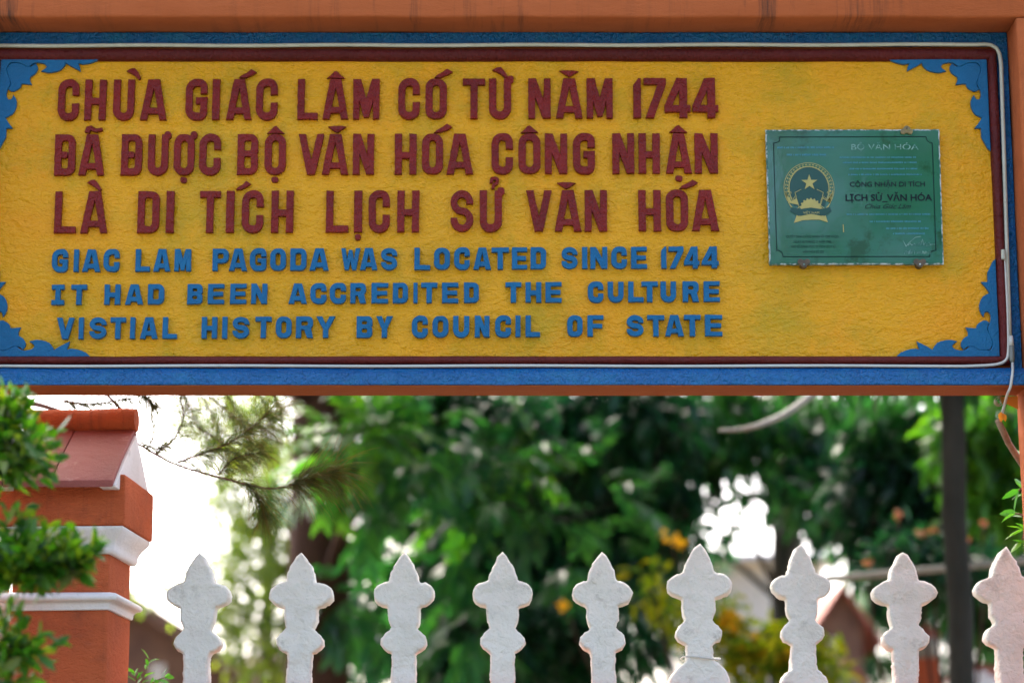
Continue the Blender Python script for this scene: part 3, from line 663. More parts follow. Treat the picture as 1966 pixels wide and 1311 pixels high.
def fronds(pos, out, k, lf, lw, length, spread=1.0, droop=.45):
    """pinnate sprays: k pairs of drooping leaflets on each stalk"""
    pp, dd, nn = [], [], []
    n = len(pos)
    d = out + rng.normal(size=(n, 3)) * spread; d[:, 2] -= .1; d /= np.linalg.norm(d, axis=1, keepdims=True)
    L_ = length * (.65 + .7 * rng.random(n))
    for j in range(k):
        t = (j + .6) / k
        p = pos + d * (L_ * t)[:, None]; p[:, 2] -= L_ * droop * t * t * .5
        dj = d.copy(); dj[:, 2] -= droop * t
        s = np.cross(dj, [0, 0, 1.]); s /= np.linalg.norm(s, axis=1, keepdims=True) + 1e-9
        for sg in (-1, 1):
            q = dj * .75 + s * sg * .7 + rng.normal(size=(n, 3)) * .18; q[:, 2] -= .15 + .25 * rng.random(n)
            pp.append(p); dd.append(q); nn.append(np.cross(s, dj) + rng.normal(size=(n, 3)) * .25)
    return np.concatenate(pp), np.concatenate(dd), np.concatenate(nn)
def limb_path(a, b, sag=.1, n=7, j=.06):
    a, b = Vector(a), Vector(b); L_ = (b - a).length
    return [a.lerp(b, t) + Vector((0, 0, sag * L_ * math.sin(math.pi * t) * .5)) + noise.noise_vector((a.lerp(b, t)) * 1.7) * j * L_ * math.sin(math.pi * t) for t in [i / (n - 1) for i in range(n)]]
def tree(name, label, cat, base, top, r0, r1, blobs, bark, group=None, crown='crown'):
    """base, top: points; blobs: (u, v, Y, ru, rv, n sprays, leaf material, kind)"""
    t = thing(name, (base[0], base[1], 0), label, cat, group)
    base = Vector((base[0], base[1], -.05)); top = Vector(top)
    mb = MB(); path = limb_path(base, top, 0, 12, .006); mb.tube(path, list(np.linspace(r0, r1, 12)), 12)
    by = {}
    for (u, v, Y, ru, rv, n, lm, kd) in blobs:
        pts, out = blob_points(u, v, Y, ru, rv, n)
        by.setdefault((lm, kd), []).append((pts, out))
        c = P(u, v, Y); k = min(range(3, 12), key=lambda i: (path[i] - c).length + max(0, path[i].z - c.z))
        rad = max(.012, r0 * .22); mb.tube(limb_path(path[k], c, .15), list(np.linspace(rad, rad * .25, 7)), 7)
        for i in range(0, min(len(pts), 40), 8):
            mb.tube(limb_path(c, pts[i], .1, 4), [rad * .25, rad * .2, rad * .14, rad * .08], 5)
    mb.build('trunk', M[bark], t, True)
    for (lm, kd), L_ in by.items():
        pos = np.concatenate([a for a, _ in L_]); out = np.concatenate([a for _, a in L_])
        if kd == 'pinnate':
            p, d, nn = fronds(pos, out, 6, .09, .03, .30); n = len(p)
            leaves(crown, p, d, nn, .11 + .07 * rng.random(n), .042 + .018 * rng.random(n), M[lm], t, .12, .15)
        elif kd == 'broad':
            k = 7; p = np.repeat(pos, k, 0) + rng.normal(size=(len(pos) * k, 3)) * .06; d = np.repeat(out, k, 0) * .5 + rng.normal(size=p.shape) * .8; d[:, 2] -= .45
            n = len(p); leaves(crown, p, d, rng.normal(size=(n, 3)) * .5 + [0, 0, 1], .13 + .08 * rng.random(n), .05 + .025 * rng.random(n), M[lm], t, .12, .3)
        else:
            k = 9; p = np.repeat(pos, k, 0) + rng.normal(size=(len(pos) * k, 3)) * .07; d = np.repeat(out, k, 0) * .6 + rng.normal(size=p.shape) * .9
            n = len(p); leaves(crown, p, d, rng.normal(size=(n, 3)) + [0, 0, .6], .06 + .04 * rng.random(n), .028 + .014 * rng.random(n), M[lm], t, .15, .2)
    return t

# ------------------------------------------------------------------ fence of white pickets on a low wall
YFN = 7.42
half = [(0, 0), (10, 10), (22, 26), (33, 45), (41, 66), (46, 88), (49, 101), (58, 108), (76, 113), (92, 122), (101, 133), (105, 146), (103, 160), (94, 172), (78, 181), (62, 186), (54, 194), (53, 208), (54, 226), (52, 246), (44, 266), (41, 276), (50, 290), (64, 303), (75, 318), (77, 334), (69, 348), (53, 358), (43, 366), (40, 378), (39, 430), (39, 520), (39, 640)]
HS = .505                                        # outline units -> photograph pixels
half = [((x - 5 if x > 20 else x), y) for x, y in half]
half = half[:-3] + [(35, 480), (35, 600), (35, 760)]
bell = [(x, y) for x, y in half if y < 400] + [(38, 430), (44, 442), (62, 456), (80, 478), (92, 505), (98, 535), (101, 600), (101, 760)]
mound = [(x, y) for x, y in half if y < 400] + [(39, 455), (43, 468), (58, 480), (72, 496), (80, 520), (84, 560), (85, 760)]
fence = thing('picket_fence', (P(983, 1311, YFN).x, YFN, 0), 'white plastered concrete picket fence on a low orange wall under the sign', 'fence')
zrail = P(983, 1316, YFN - .05).z
b = MB(); b.box(P(-400, 1300, YFN).x, P(2500, 1300, YFN).x, YFN - .07, YFN + .09, 0, zrail)
b.build('wall_base', M['pillar'], fence, bevel=.008, sub=.15, jit=.003)
PICK = [(-16, 1092, 62, 'n'), (378.5, 1063, 64.5, 'n'), (575.5, 1062, 63.5, 'n'), (776, 1061.5, 62, 'n'), (965, 1060.5, 61.5, 'n'), (1158.5, 1060, 61.5, 'n'), (1342, 1045, 65, 'b'), (1541, 1046, 59, 'c'), (1737, 1058, 62, 'n'), (1937, 1052, 65, 'n'), (2135, 1058, 63, 'n')]
for i, (u, vt, hw, kd) in enumerate(PICK):
    src = {'b': bell, 'c': mound, 'n': half}[kd]
    sxx = (hw - 4.5) / (105 * HS)
    lp = src + [(-x, y) for x, y in src[::-1][:-1]]
    asym = noise.noise(Vector((i * 3.3, 1, 1))) * 5
    lean = noise.noise(Vector((i * 5.1, 4, 9))) * .035
    lp = [(x * (1 + .05 * noise.noise(Vector((i * 2.2, y * .02, 3)))) + asym * (1 - y / 640) + lean * (500 - y), y) for x, y in lp]
    # keep the picket upright in space: x of the centre line fixed at its top
    xc = P(u, vt + 100, YFN - .035).x; sc0 = PX(YFN - .035, vt + 100)
    to = lambda x, y, xc=xc, u=u, vt=vt, sxx=sxx: (xc + x * HS * sxx * sc0, P(u, vt + 4 + y * HS, YFN - .035).z)
    vs, fs = slab([[lp]], to, YFN - .037, .072, .007, i, 4.0, 9)
    zmin = zrail - .004
    vs = [(x, y, max(z, zmin)) for x, y, z in vs]
    o = mesh('picket', vs, fs, M['white'], fence)
    finish(o, jit=.0045, jscale=14)
    if kd == 'b': o['label'] = 'picket with a bell shaped foot and cracked plaster'
    if kd == 'c': o['label'] = 'picket rising from a rounded mound of plaster'
# wire ring round the belled picket
wr = MB(); c = P(1345, 1264, YFN); rp_ = [c + Vector((.060 * math.cos(a), .047 * math.sin(a), .004 * math.sin(a * 2))) for a in np.linspace(0, 2 * math.pi, 28)]
wr.tube(rp_, .0026, 6, False)
tag(wr.build('wire_loop', M['cable'], None, True), 'loop of pale wire tied round the neck of the belled picket', 'wire')

# ------------------------------------------------------------------ gate pillar with a small tiled roof
yp0 = 7.24                                           # front face of the cap block
kx = lambda u, Y=yp0, v=1000: P(u, v, Y).x
cap_x0, cap_x1 = P(-6, 965, yp0).x, P(250, 965, yp0).x
cw = cap_x1 - cap_x0; pcx, pcy = (cap_x0 + cap_x1) / 2, yp0 + cw / 2
pil = thing('gate_pillar', (pcx, pcy, 0), 'terracotta painted gate pillar with white mouldings and a small tiled roof at the left', 'pillar')
zz = lambda v, Y=yp0: P(100, v, Y).z
YAW = R(-4.0)
def pil_spin(o):
    me = o.data; me.transform(Matrix.Rotation(YAW, 4, 'Z')); return o
def sq_loft(name, prof, mat, **k):
    """square plan lofted through (half width, z)"""
    mb = MB()
    for hw, z in prof: mb.v += [Vector((pcx + a * hw, pcy + c * hw, z)) for a, c in ((-1, -1), (1, -1), (1, 1), (-1, 1))]
    m_ = len(prof)
    mb.f = [(i * 4 + q, i * 4 + (q + 1) % 4, i * 4 + 4 + (q + 1) % 4, i * 4 + 4 + q) for i in range(m_ - 1) for q in range(4)] + [(3, 2, 1, 0), tuple((m_ - 1) * 4 + q for q in range(4))]
    return pil_spin(mb.build(name, mat, pil, **k))
hc = cw / 2; hs = (P(220, 1100, yp0 + .055).x - P(33, 1100, yp0 + .055).x) / 2; hl = hs + .002
ys = pcy - hs
zc0, zc1 = zz(1008), zz(924)
sq_loft('cap_block', [(hc, zc0), (hc, zc1 + .02)], M['pillar'], bevel=.006, sub=.1, jit=.003)
zm0 = P(100, 1064, ys).z; zs1 = P(100, 1138, ys).z; zs0 = P(100, 1172, ys).z
hm = zc0 - zm0
prof = [(hs + .012, zm0), (hs + .018, zm0 + hm * .12), (hs + .018, zm0 + hm * .25), (hs + .020, zm0 + hm * .36), (hs + .028, zm0 + hm * .55), (hs + .044, zm0 + hm * .78), (hc - .006, zm0 + hm * .9), (hc - .004, zc0 - .001)]
sq_loft('cornice', prof, M['whitetrim'], bevel=.004, jit=.003)
sq_loft('shaft', [(hs, zs1 - .01), (hs, zm0 + .004)], M['pillar'], bevel=.007, sub=.1, jit=.004)
hb_ = zs1 - zs0
prof = [(hl + .008, zs0), (hl + .010, zs0 + hb_ * .3), (hl + .014, zs0 + hb_ * .45), (hl + .030, zs0 + hb_ * .55), (hl + .034, zs0 + hb_ * .75), (hl + .026, zs0 + hb_ * .95), (hl + .004, zs0 + hb_ * 1.02)]
sq_loft('band', prof, M['whitetrim'], bevel=.004, jit=.005, jscale=20)
sq_loft('plinth_shaft', [(hl, 0), (hl, zs0 + .004)], M['pillar'], bevel=.007, sub=.1, jit=.004)
# roof: two slopes, white gables, a round ridge
yr = pcy; hr = P(100, 822, yr).z; ye = 7.17; ze = P(100, 922, ye).z; dz_e = hr - ze; dye = yr - ye
rx0, rx1 = P(46, 823, yr).x, P(261, 823, yr).x
def slope(sg, name='roof_slope'):
    mb = MB(); th = .022; nx_ = 3; L_ = []
    cuts = [rx0, rx0 + (rx1 - rx0) * .035, rx0 + (rx1 - rx0) * .46, rx1]
    for i in range(3):
        xa, xb = cuts[i] + (.002 if i else 0), cuts[i + 1]
        up = .002 * (i % 2)
        a0, a1 = Vector((0, yr - sg * .0, hr + up)), Vector((0, yr - sg * dye, ze + up)); am = a0.lerp(a1, .55) + Vector((0, -sg * .004, .004))
        prof = [a0, am, a1, a1 - Vector((0, 0, th)), am - Vector((0, 0, th)), a0 - Vector((0, 0, th))]
        mb.add([(xa, p.y, p.z) for p in prof] + [(xb, p.y, p.z) for p in prof], [(0, 1, 7, 6), (1, 2, 8, 7), (2, 3, 9, 8), (3, 4, 10, 9), (4, 5, 11, 10), (0, 5, 4, 1), (1, 4, 3, 2), (6, 7, 10, 11), (7, 8, 9, 10)])
    return pil_spin(mb.build(name, M['rooftile'], pil, bevel=.003, jit=.002))
slope(1); slope(-1)
for sx in (0, 1):
    xa = rx1 - .046 if sx else rx0 + .03
    mb = MB(); tri = [(yr, hr - .024), (yr - dye * .97, ze - .012), (yr - dye * .95, ze - .020), (yr + dye * .95, ze - .020), (yr + dye * .97, ze - .012)]
    xb = xa + .052 if sx else xa - .035
    mb.add([(xa, y, z) for y, z in tri] + [(xb, y, z) for y, z in tri], [tuple(range(5)), tuple(range(9, 4, -1))] + [(i, (i + 1) % 5, 5 + (i + 1) % 5, 5 + i) for i in range(5)])
    pil_spin(mb.build('gable', M['whitetrim'], pil, bevel=.003, sub=.06, jit=.002))
mb = MB(); rz = (P(100, 788, yr).z + hr) / 2 - .004; rrad = (P(100, 788, yr).z - hr) / 2 + .008
mb.tube([(x, yr, rz) for x in np.linspace(rx0 - .004, rx1 + .004, 14)], rrad, 16)
pil_spin(mb.build('ridge', M['pillar'], pil, True, jit=.004, jscale=9))

# ------------------------------------------------------------------ casuarina at the left, its sprays crossing in front of the sky
YC = 7.75
cas = thing('casuarina_tree', (P(-330, 900, YC + .5).x, YC + .5, 0), 'feathery casuarina branch reaching out from behind the gate pillar', 'tree')
base = Vector((P(-330, 900, YC + .5).x, YC + .5, -.05))
mb = MB(); trunk_path = limb_path(base, base + Vector((.15, .1, 5.2)), 0, 10, .02); mb.tube(trunk_path, list(np.linspace(.13, .05, 10)), 10)
mb.build('trunk', M['bark'], cas, True)
br = MB(); seeds = []
def twig(pts, Y, r0, r1, dens, lg, Ye=None):
    n_ = len(pts); pts3 = spline([P(u, v, Y + ((Ye or Y) - Y) * i / (n_ - 1)) for i, (u, v) in enumerate(pts)], 7); n_ = len(pts3)
    br.tube(pts3, list(np.linspace(r0, r1, n_)), 6)
    for i in range(n_ - 1):
        for k in range(dens): seeds.append((pts3[i].lerp(pts3[i + 1], random.random()), (pts3[i + 1] - pts3[i]).normalized(), lg * random.uniform(.6, 1.2)))
br.tube(limb_path(trunk_path[5], P(150, 800, YC), .1), list(np.linspace(.02, .006, 7)), 6)
twig([(150, 800), (240, 838), (330, 888), (420, 916)], YC, .0045, .0032, 2, .05)
twig([(420, 916), (510, 937), (560, 931)], YC, .0032, .0026, 6, .10)
twig([(560, 931), (600, 918), (645, 905)], YC, .0026, .0015, 22, .155)
twig([(338, 888), (390, 870), (440, 850), (480, 822), (515, 792)], YC, .0028, .0015, 9, .12)
twig([(300, 870), (335, 840), (352, 800), (345, 762)], YC, .0026, .0016, 7, .09)
twig([(285, 858), (296, 830), (290, 805)], YC, .002, .0012, 6, .05)
twig([(270, 850), (300, 862), (318, 850)], YC, .002, .0012, 7, .045)
twig([(420, 910), (450, 880), (500, 868)], YC, .0022, .0014, 9, .10)
twig([(470, 925), (500, 960), (505, 990)], YC, .0022, .0014, 14, .11)
twig([(200, 752), (222, 775), (245, 800), (262, 830)], YC, .005, .004, 1, .06)
twig([(120, 770), (180, 775), (250, 764)], YC, .003, .0015, 15, .07)
twig([(255, 745), (280, 762), (292, 778)], YC, .003, .0015, 14, .06)
for (u0, v0, u1, v1) in ((360, 730, 420, 830), (420, 735, 480, 860), (480, 740, 520, 820), (400, 760, 520, 880), (440, 800, 540, 850), (330, 740, 370, 800), (520, 745, 545, 835), (380, 820, 470, 900)):
    twig([(u0, v0), ((u0 + u1) / 2 + 6, (v0 + v1) / 2 - 6), (u1, v1)], YC + .8, .003, .0014, 9, .13, YC + 1.5)
br.build('branch', M['twig'], cas, True)
nd = MB()
for p, t, L_ in seeds:
    d = (t * 1.0 + Vector(unit(1)[0]) * 1.15 + Vector((.25, 0, 0))).normalized(); q = p.copy(); pts = [q.copy()]
    for k in range(5):
        d = (d + Vector((0, 0, -.16))).normalized(); q = q + d * L_ / 5; pts.append(q.copy())
    nd.tube(pts, [.0009, .0009, .00085, .0008, .0007, .0004], 3, False)
me = bpy.data.meshes.new('needles'); me.from_pydata([tuple(v) for v in nd.v], [], nd.f); me.update()
link('needles', me, M['needle'], cas, True)
# its unseen crown overhead, added to shade the pillar roof and the sign
pos, out = [], []
for (x, y, z) in ((-2.3, 8.4, 5.0), (-1.4, 8.0, 4.9), (-.6, 8.3, 5.3), (-1.9, 7.4, 5.2), (-1.0, 7.2, 5.5), (-2.8, 7.4, 5.0), (-1.3, 9.0, 5.3), (-2.2, 9.2, 5.2)):
    d = unit(260); pos.append(np.array([x, y, z]) + d * (rng.random(260) ** .4)[:, None] * [.75, .6, .45]); out.append(d)
mb = MB()
for q in pos: mb.tube(limb_path(trunk_path[8], np.mean(q, 0), .1), [.03, .02, .012, .008], 6)
mb.build('branch', M['bark'], cas, True)
q = np.repeat(np.concatenate(pos), 6, 0) + rng.normal(size=(8 * 260 * 6, 3)) * .06; dq = np.repeat(np.concatenate(out), 6, 0) + rng.normal(size=q.shape) * .8
leaves('crown', q, dq, unit(len(q)), .14, .016, M['needle'], cas, .1, .4)

# ------------------------------------------------------------------ trees behind the fence, unseen upper crowns added to block the sun
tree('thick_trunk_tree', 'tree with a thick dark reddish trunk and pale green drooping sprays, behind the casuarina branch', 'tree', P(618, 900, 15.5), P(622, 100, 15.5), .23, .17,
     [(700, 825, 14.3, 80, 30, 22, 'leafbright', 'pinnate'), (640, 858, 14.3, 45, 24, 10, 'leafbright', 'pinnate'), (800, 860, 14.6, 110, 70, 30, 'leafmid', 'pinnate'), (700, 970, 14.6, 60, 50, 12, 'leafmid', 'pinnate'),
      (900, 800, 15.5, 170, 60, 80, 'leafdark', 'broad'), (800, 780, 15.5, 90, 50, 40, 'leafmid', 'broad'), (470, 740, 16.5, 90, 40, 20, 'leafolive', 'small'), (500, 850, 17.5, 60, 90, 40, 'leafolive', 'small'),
      (300, 350, 13.5, 500, 220, 420, 'leafdark', 'broad'), (750, 250, 14.5, 500, 250, 420, 'leafdark', 'broad'), (100, 150, 12, 500, 230, 420, 'leafdark', 'broad'), (500, -100, 12, 600, 250, 420, 'leafdark', 'broad'), (-250, 350, 11.5, 400, 250, 300, 'leafdark', 'broad'), (150, -250, 10.5, 500, 250, 360, 'leafdark', 'broad')], 'bark')  # wide high blobs are unseen, added to keep sun off the pillar roof
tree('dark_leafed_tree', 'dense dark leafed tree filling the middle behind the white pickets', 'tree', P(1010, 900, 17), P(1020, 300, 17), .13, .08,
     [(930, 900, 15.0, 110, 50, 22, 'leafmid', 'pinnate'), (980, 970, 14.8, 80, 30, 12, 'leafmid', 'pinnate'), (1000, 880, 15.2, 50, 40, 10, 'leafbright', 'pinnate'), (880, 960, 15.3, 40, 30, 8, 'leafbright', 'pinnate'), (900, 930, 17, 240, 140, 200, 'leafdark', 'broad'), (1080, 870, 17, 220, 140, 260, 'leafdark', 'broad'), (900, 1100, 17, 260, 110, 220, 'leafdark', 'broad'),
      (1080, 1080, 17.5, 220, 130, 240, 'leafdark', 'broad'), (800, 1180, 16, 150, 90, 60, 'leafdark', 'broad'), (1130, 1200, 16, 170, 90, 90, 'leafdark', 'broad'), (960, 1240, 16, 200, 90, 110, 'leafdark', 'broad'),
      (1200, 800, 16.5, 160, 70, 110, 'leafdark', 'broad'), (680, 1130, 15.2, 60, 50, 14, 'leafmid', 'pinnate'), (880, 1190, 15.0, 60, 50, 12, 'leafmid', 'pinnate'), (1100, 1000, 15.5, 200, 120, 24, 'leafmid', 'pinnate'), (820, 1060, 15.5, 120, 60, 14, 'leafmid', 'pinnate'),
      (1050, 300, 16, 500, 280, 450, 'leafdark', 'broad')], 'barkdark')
tree('spreading_tree', 'mid green spreading tree above the gap of bright sky to the right', 'tree', P(1500, 900, 19), P(1490, 200, 19), .14, .1,
     [(1330, 800, 17.5, 190, 80, 150, 'leafmid', 'broad'), (1250, 920, 17.5, 110, 90, 100, 'leafdark', 'broad'), (1500, 825, 18, 180, 60, 120, 'leafmid', 'broad'), (1650, 850, 18, 170, 100, 170, 'leafmid', 'broad'), (1600, 930, 17.5, 110, 60, 70, 'leafdark', 'broad'),
      (1420, 870, 17.5, 90, 36, 16, 'leafmid', 'broad'), (1640, 990, 17.5, 90, 50, 50, 'leafdark', 'broad'), (1260, 1040, 18, 70, 70, 60, 'leafdark', 'broad'), (1430, 950, 17, 110, 60, 7, 'leafmid', 'broad'), (1540, 960, 17, 60, 50, 9, 'leafmid', 'broad'), (1360, 990, 17.2, 50, 50, 5, 'leafdark', 'broad'),
      (1500, 350, 18, 500, 280, 420, 'leafdark', 'broad')], 'barkdark')
tree('slim_trunk_tree', 'tree with a straight slim dark grey trunk standing left of the right post', 'tree', P(1824, 1100, 12.0), P(1814, 350, 12.0), .066, .058,
     [(1600, 650, 12.2, 220, 70, 70, 'leafmid', 'broad'), (1950, 650, 12.4, 200, 80, 70, 'leafmid', 'broad'), (1700, -150, 10.5, 400, 250, 260, 'leafdark', 'broad'), (1300, -300, 10, 450, 250, 300, 'leafdark', 'broad')], 'barkdark')  # blobs above the view are added to keep sun off the right post
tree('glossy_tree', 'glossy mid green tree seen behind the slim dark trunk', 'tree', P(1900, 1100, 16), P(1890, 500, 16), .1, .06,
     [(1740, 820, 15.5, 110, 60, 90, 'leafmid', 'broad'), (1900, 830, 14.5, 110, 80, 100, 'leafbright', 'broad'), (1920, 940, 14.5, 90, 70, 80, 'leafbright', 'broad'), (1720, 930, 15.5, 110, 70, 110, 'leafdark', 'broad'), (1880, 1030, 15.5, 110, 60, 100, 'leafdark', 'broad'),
      (1760, 1030, 15.5, 110, 50, 90, 'leafdark', 'broad'), (1920, 1150, 15.5, 80, 70, 60, 'leafmid', 'broad'), (1740, 1110, 16, 70, 50, 50, 'leafdark', 'broad'), (1900, 330, 13.5, 450, 260, 420, 'leafdark', 'broad'), (2150, 600, 12, 160, 260, 200, 'leafdark', 'broad')], 'barkdark')  # high crown blob hidden by the sign, added to shade the right post
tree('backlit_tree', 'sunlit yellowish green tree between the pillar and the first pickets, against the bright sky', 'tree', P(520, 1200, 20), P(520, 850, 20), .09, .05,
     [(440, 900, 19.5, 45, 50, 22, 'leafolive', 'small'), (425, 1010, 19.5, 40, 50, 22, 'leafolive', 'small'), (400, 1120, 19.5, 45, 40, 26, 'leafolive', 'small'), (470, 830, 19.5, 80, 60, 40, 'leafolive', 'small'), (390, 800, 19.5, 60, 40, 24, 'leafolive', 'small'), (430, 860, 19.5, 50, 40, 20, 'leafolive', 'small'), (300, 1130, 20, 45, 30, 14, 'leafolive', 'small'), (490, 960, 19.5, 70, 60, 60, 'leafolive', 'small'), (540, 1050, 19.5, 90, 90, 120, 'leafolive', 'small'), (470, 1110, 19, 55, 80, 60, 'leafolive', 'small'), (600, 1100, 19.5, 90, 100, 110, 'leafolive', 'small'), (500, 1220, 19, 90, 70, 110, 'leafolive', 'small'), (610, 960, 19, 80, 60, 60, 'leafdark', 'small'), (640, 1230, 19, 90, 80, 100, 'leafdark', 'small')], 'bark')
# farther trees, closing the view behind
for (u, Y, lab, bl) in ((820, 30, 'far dark tree behind the middle pickets, left of the others', [(760, 1000, 29, 190, 170, 300, 'leafdark', 'broad'), (820, 1220, 29, 220, 120, 300, 'leafdark', 'broad'), (700, 840, 30, 160, 110, 200, 'leafdark', 'broad')]),
                        (1120, 32, 'far dark tree behind the fifth picket from the pillar', [(1050, 900, 31, 230, 170, 380, 'leafdark', 'broad'), (1150, 1130, 31, 220, 190, 380, 'leafdark', 'broad'), (1000, 1230, 30, 150, 100, 160, 'leafdark', 'broad')]),
                        (-260, 34, 'far dark tree beyond the left side of the gate pillar', [(-150, 1000, 33, 190, 200, 300, 'leafdark', 'broad'), (-350, 800, 34, 250, 250, 380, 'leafdark', 'broad'), (-300, 1200, 33, 250, 120, 260, 'leafdark', 'broad')]),
                        (-900, 36, 'far dark tree farthest left, well beyond the pillar', [(-800, 850, 35, 260, 260, 380, 'leafdark', 'broad'), (-1000, 1100, 35, 260, 200, 300, 'leafdark', 'broad')]),
                        (1840, 30, 'far dark tree behind the right post', [(1800, 900, 29, 200, 140, 300, 'leafdark', 'broad'), (1900, 1080, 29, 150, 120, 220, 'leafdark', 'broad'), (1700, 1060, 29, 80, 110, 110, 'leafmid', 'broad'), (1640, 860, 30, 160, 80, 160, 'leafdark', 'broad'), (1690, 1225, 28, 60, 90, 90, 'leafmid', 'broad'), (1620, 1260, 29, 50, 60, 50, 'leafdark', 'broad'), (1800, 1235, 28.5, 70, 80, 100, 'leafdark', 'broad'), (1900, 1240, 28.5, 70, 70, 80, 'leafdark', 'broad')])):
    tree('far_tree', lab, 'tree', P(u, 1200, Y), P(u, 900, Y), .2, .12, bl, 'barkdark', 'far trees behind the fence')

# unseen trees added behind the viewer to shade the sign; the plaque mirrors them
for (bx, by, hgt, lab) in ((-4.5, -7.5, 9.5, 'unseen tree added across the pavement for shade, the one facing the gate pillar'), (2.5, -9.0, 10.5, 'unseen tree added across the pavement for shade, the one facing the plaque'), (9.5, -8.0, 9.4, 'unseen tree added across the pavement for shade, the one farthest right')):
    t = thing('unseen_shade_tree', (bx, by, 0), lab, 'tree', 'unseen shade trees'); mb = MB(); pth = limb_path((bx, by, -.05), (bx + .2, by, hgt), 0, 10, .02); mb.tube(pth, list(np.linspace(.2, .08, 10)), 10)
    pos, out = [], []
    for k in range(16):
        c_ = Vector((bx + rng.uniform(-3, 3), by + rng.uniform(-1.5, 1.5), rng.uniform(2.4, hgt + 1.0))); mb.tube(limb_path(pth[4], c_, .1), list(np.linspace(.07, .02, 7)), 6)
        d = unit(110); pos.append(np.array(c_) + d * (rng.random(110) ** .4)[:, None] * [1.5, 1.2, 1.1]); out.append(d)
    mb.build('trunk', M['bark'], t, True); p = np.repeat(np.concatenate(pos), 4, 0) + rng.normal(size=(16 * 110 * 4, 3)) * .12; n = len(p)
    leaves('crown', p, unit(n), unit(n), .22, .11, M['leafmid'], t, .1, .2)

# ------------------------------------------------------------------ flowering shrubs in the background
def shrub(name, label, u, Y, blobs, flowers, petal, lm, fs__=.045):
    t = thing(name, (P(u, 1300, Y).x, Y, 0), label, 'shrub')
    mb = MB(); b0 = Vector((P(u, 1300, Y).x, Y, -.03))
    pos, out = [], []
    for (bu, bv, ru, rv, n) in blobs:
        p, d = blob_points(bu, bv, Y, ru, rv, n); pos.append(p); out.append(d); mb.tube(limb_path(b0, P(bu, bv, Y), .05), list(np.linspace(.03, .01, 7)), 6)
    for (bu, bv, ru, rv, n) in flowers: mb.tube(limb_path(b0, P(bu, bv, Y), .05), list(np.linspace(.02, .006, 7)), 5)
    mb.build('stem', M['bark'], t, True)
    pos = np.concatenate(pos); out = np.concatenate(out); k = 8
    p = np.repeat(pos, k, 0) + rng.normal(size=(len(pos) * k, 3)) * .06; d = np.repeat(out, k, 0) * .5 + rng.normal(size=p.shape); n = len(p)
    leaves('foliage', p, d, rng.normal(size=(n, 3)) + [0, 0, .8], .08 + .06 * rng.random(n), .03 + .02 * rng.random(n), M[lm], t)
    for (bu, bv, ru, rv, n) in flowers:
        p, d = blob_points(bu, bv, Y - .1, ru, rv, n); p = np.repeat(p, 6, 0); d = unit(len(p))
        leaves('blossom', p, d, unit(len(p)), fs__, fs__ * .9, M[petal], t, .1, 0)
shrub('yellow_shrub', 'yellow flowering shrub glowing behind the bell footed picket', 1450, 15,
      [(1480, 1262, 80, 36, 70), (1405, 1200, 40, 36, 24), (1560, 1280, 50, 30, 36), (1330, 1180, 50, 40, 16), (1250, 1120, 24, 24, 5)],
      [(1405, 1195, 22, 18, 16), (1290, 1032, 26, 14, 4), (1310, 1040, 12, 8, 2), (1440, 1240, 30, 20, 14), (1080, 1160, 7, 5, 2), (1500, 1260, 40, 20, 16)], 'petalyellow', 'leafyellow')
shrub('salmon_shrub', 'shrub with small salmon blossoms beside the slim dark trunk', 1750, 13.5,
      [(1740, 1080, 60, 40, 50), (1850, 1090, 40, 30, 30)], [(1728, 1050, 8, 8, 3), (1726, 985, 6, 9, 3), (1770, 1022, 9, 6, 3), (1858, 1042, 7, 7, 2), (1668, 1080, 10, 6, 3), (1790, 1020, 5, 5, 2), (1888, 1004, 6, 5, 2)], 'petalorange', 'leafdark', .03)

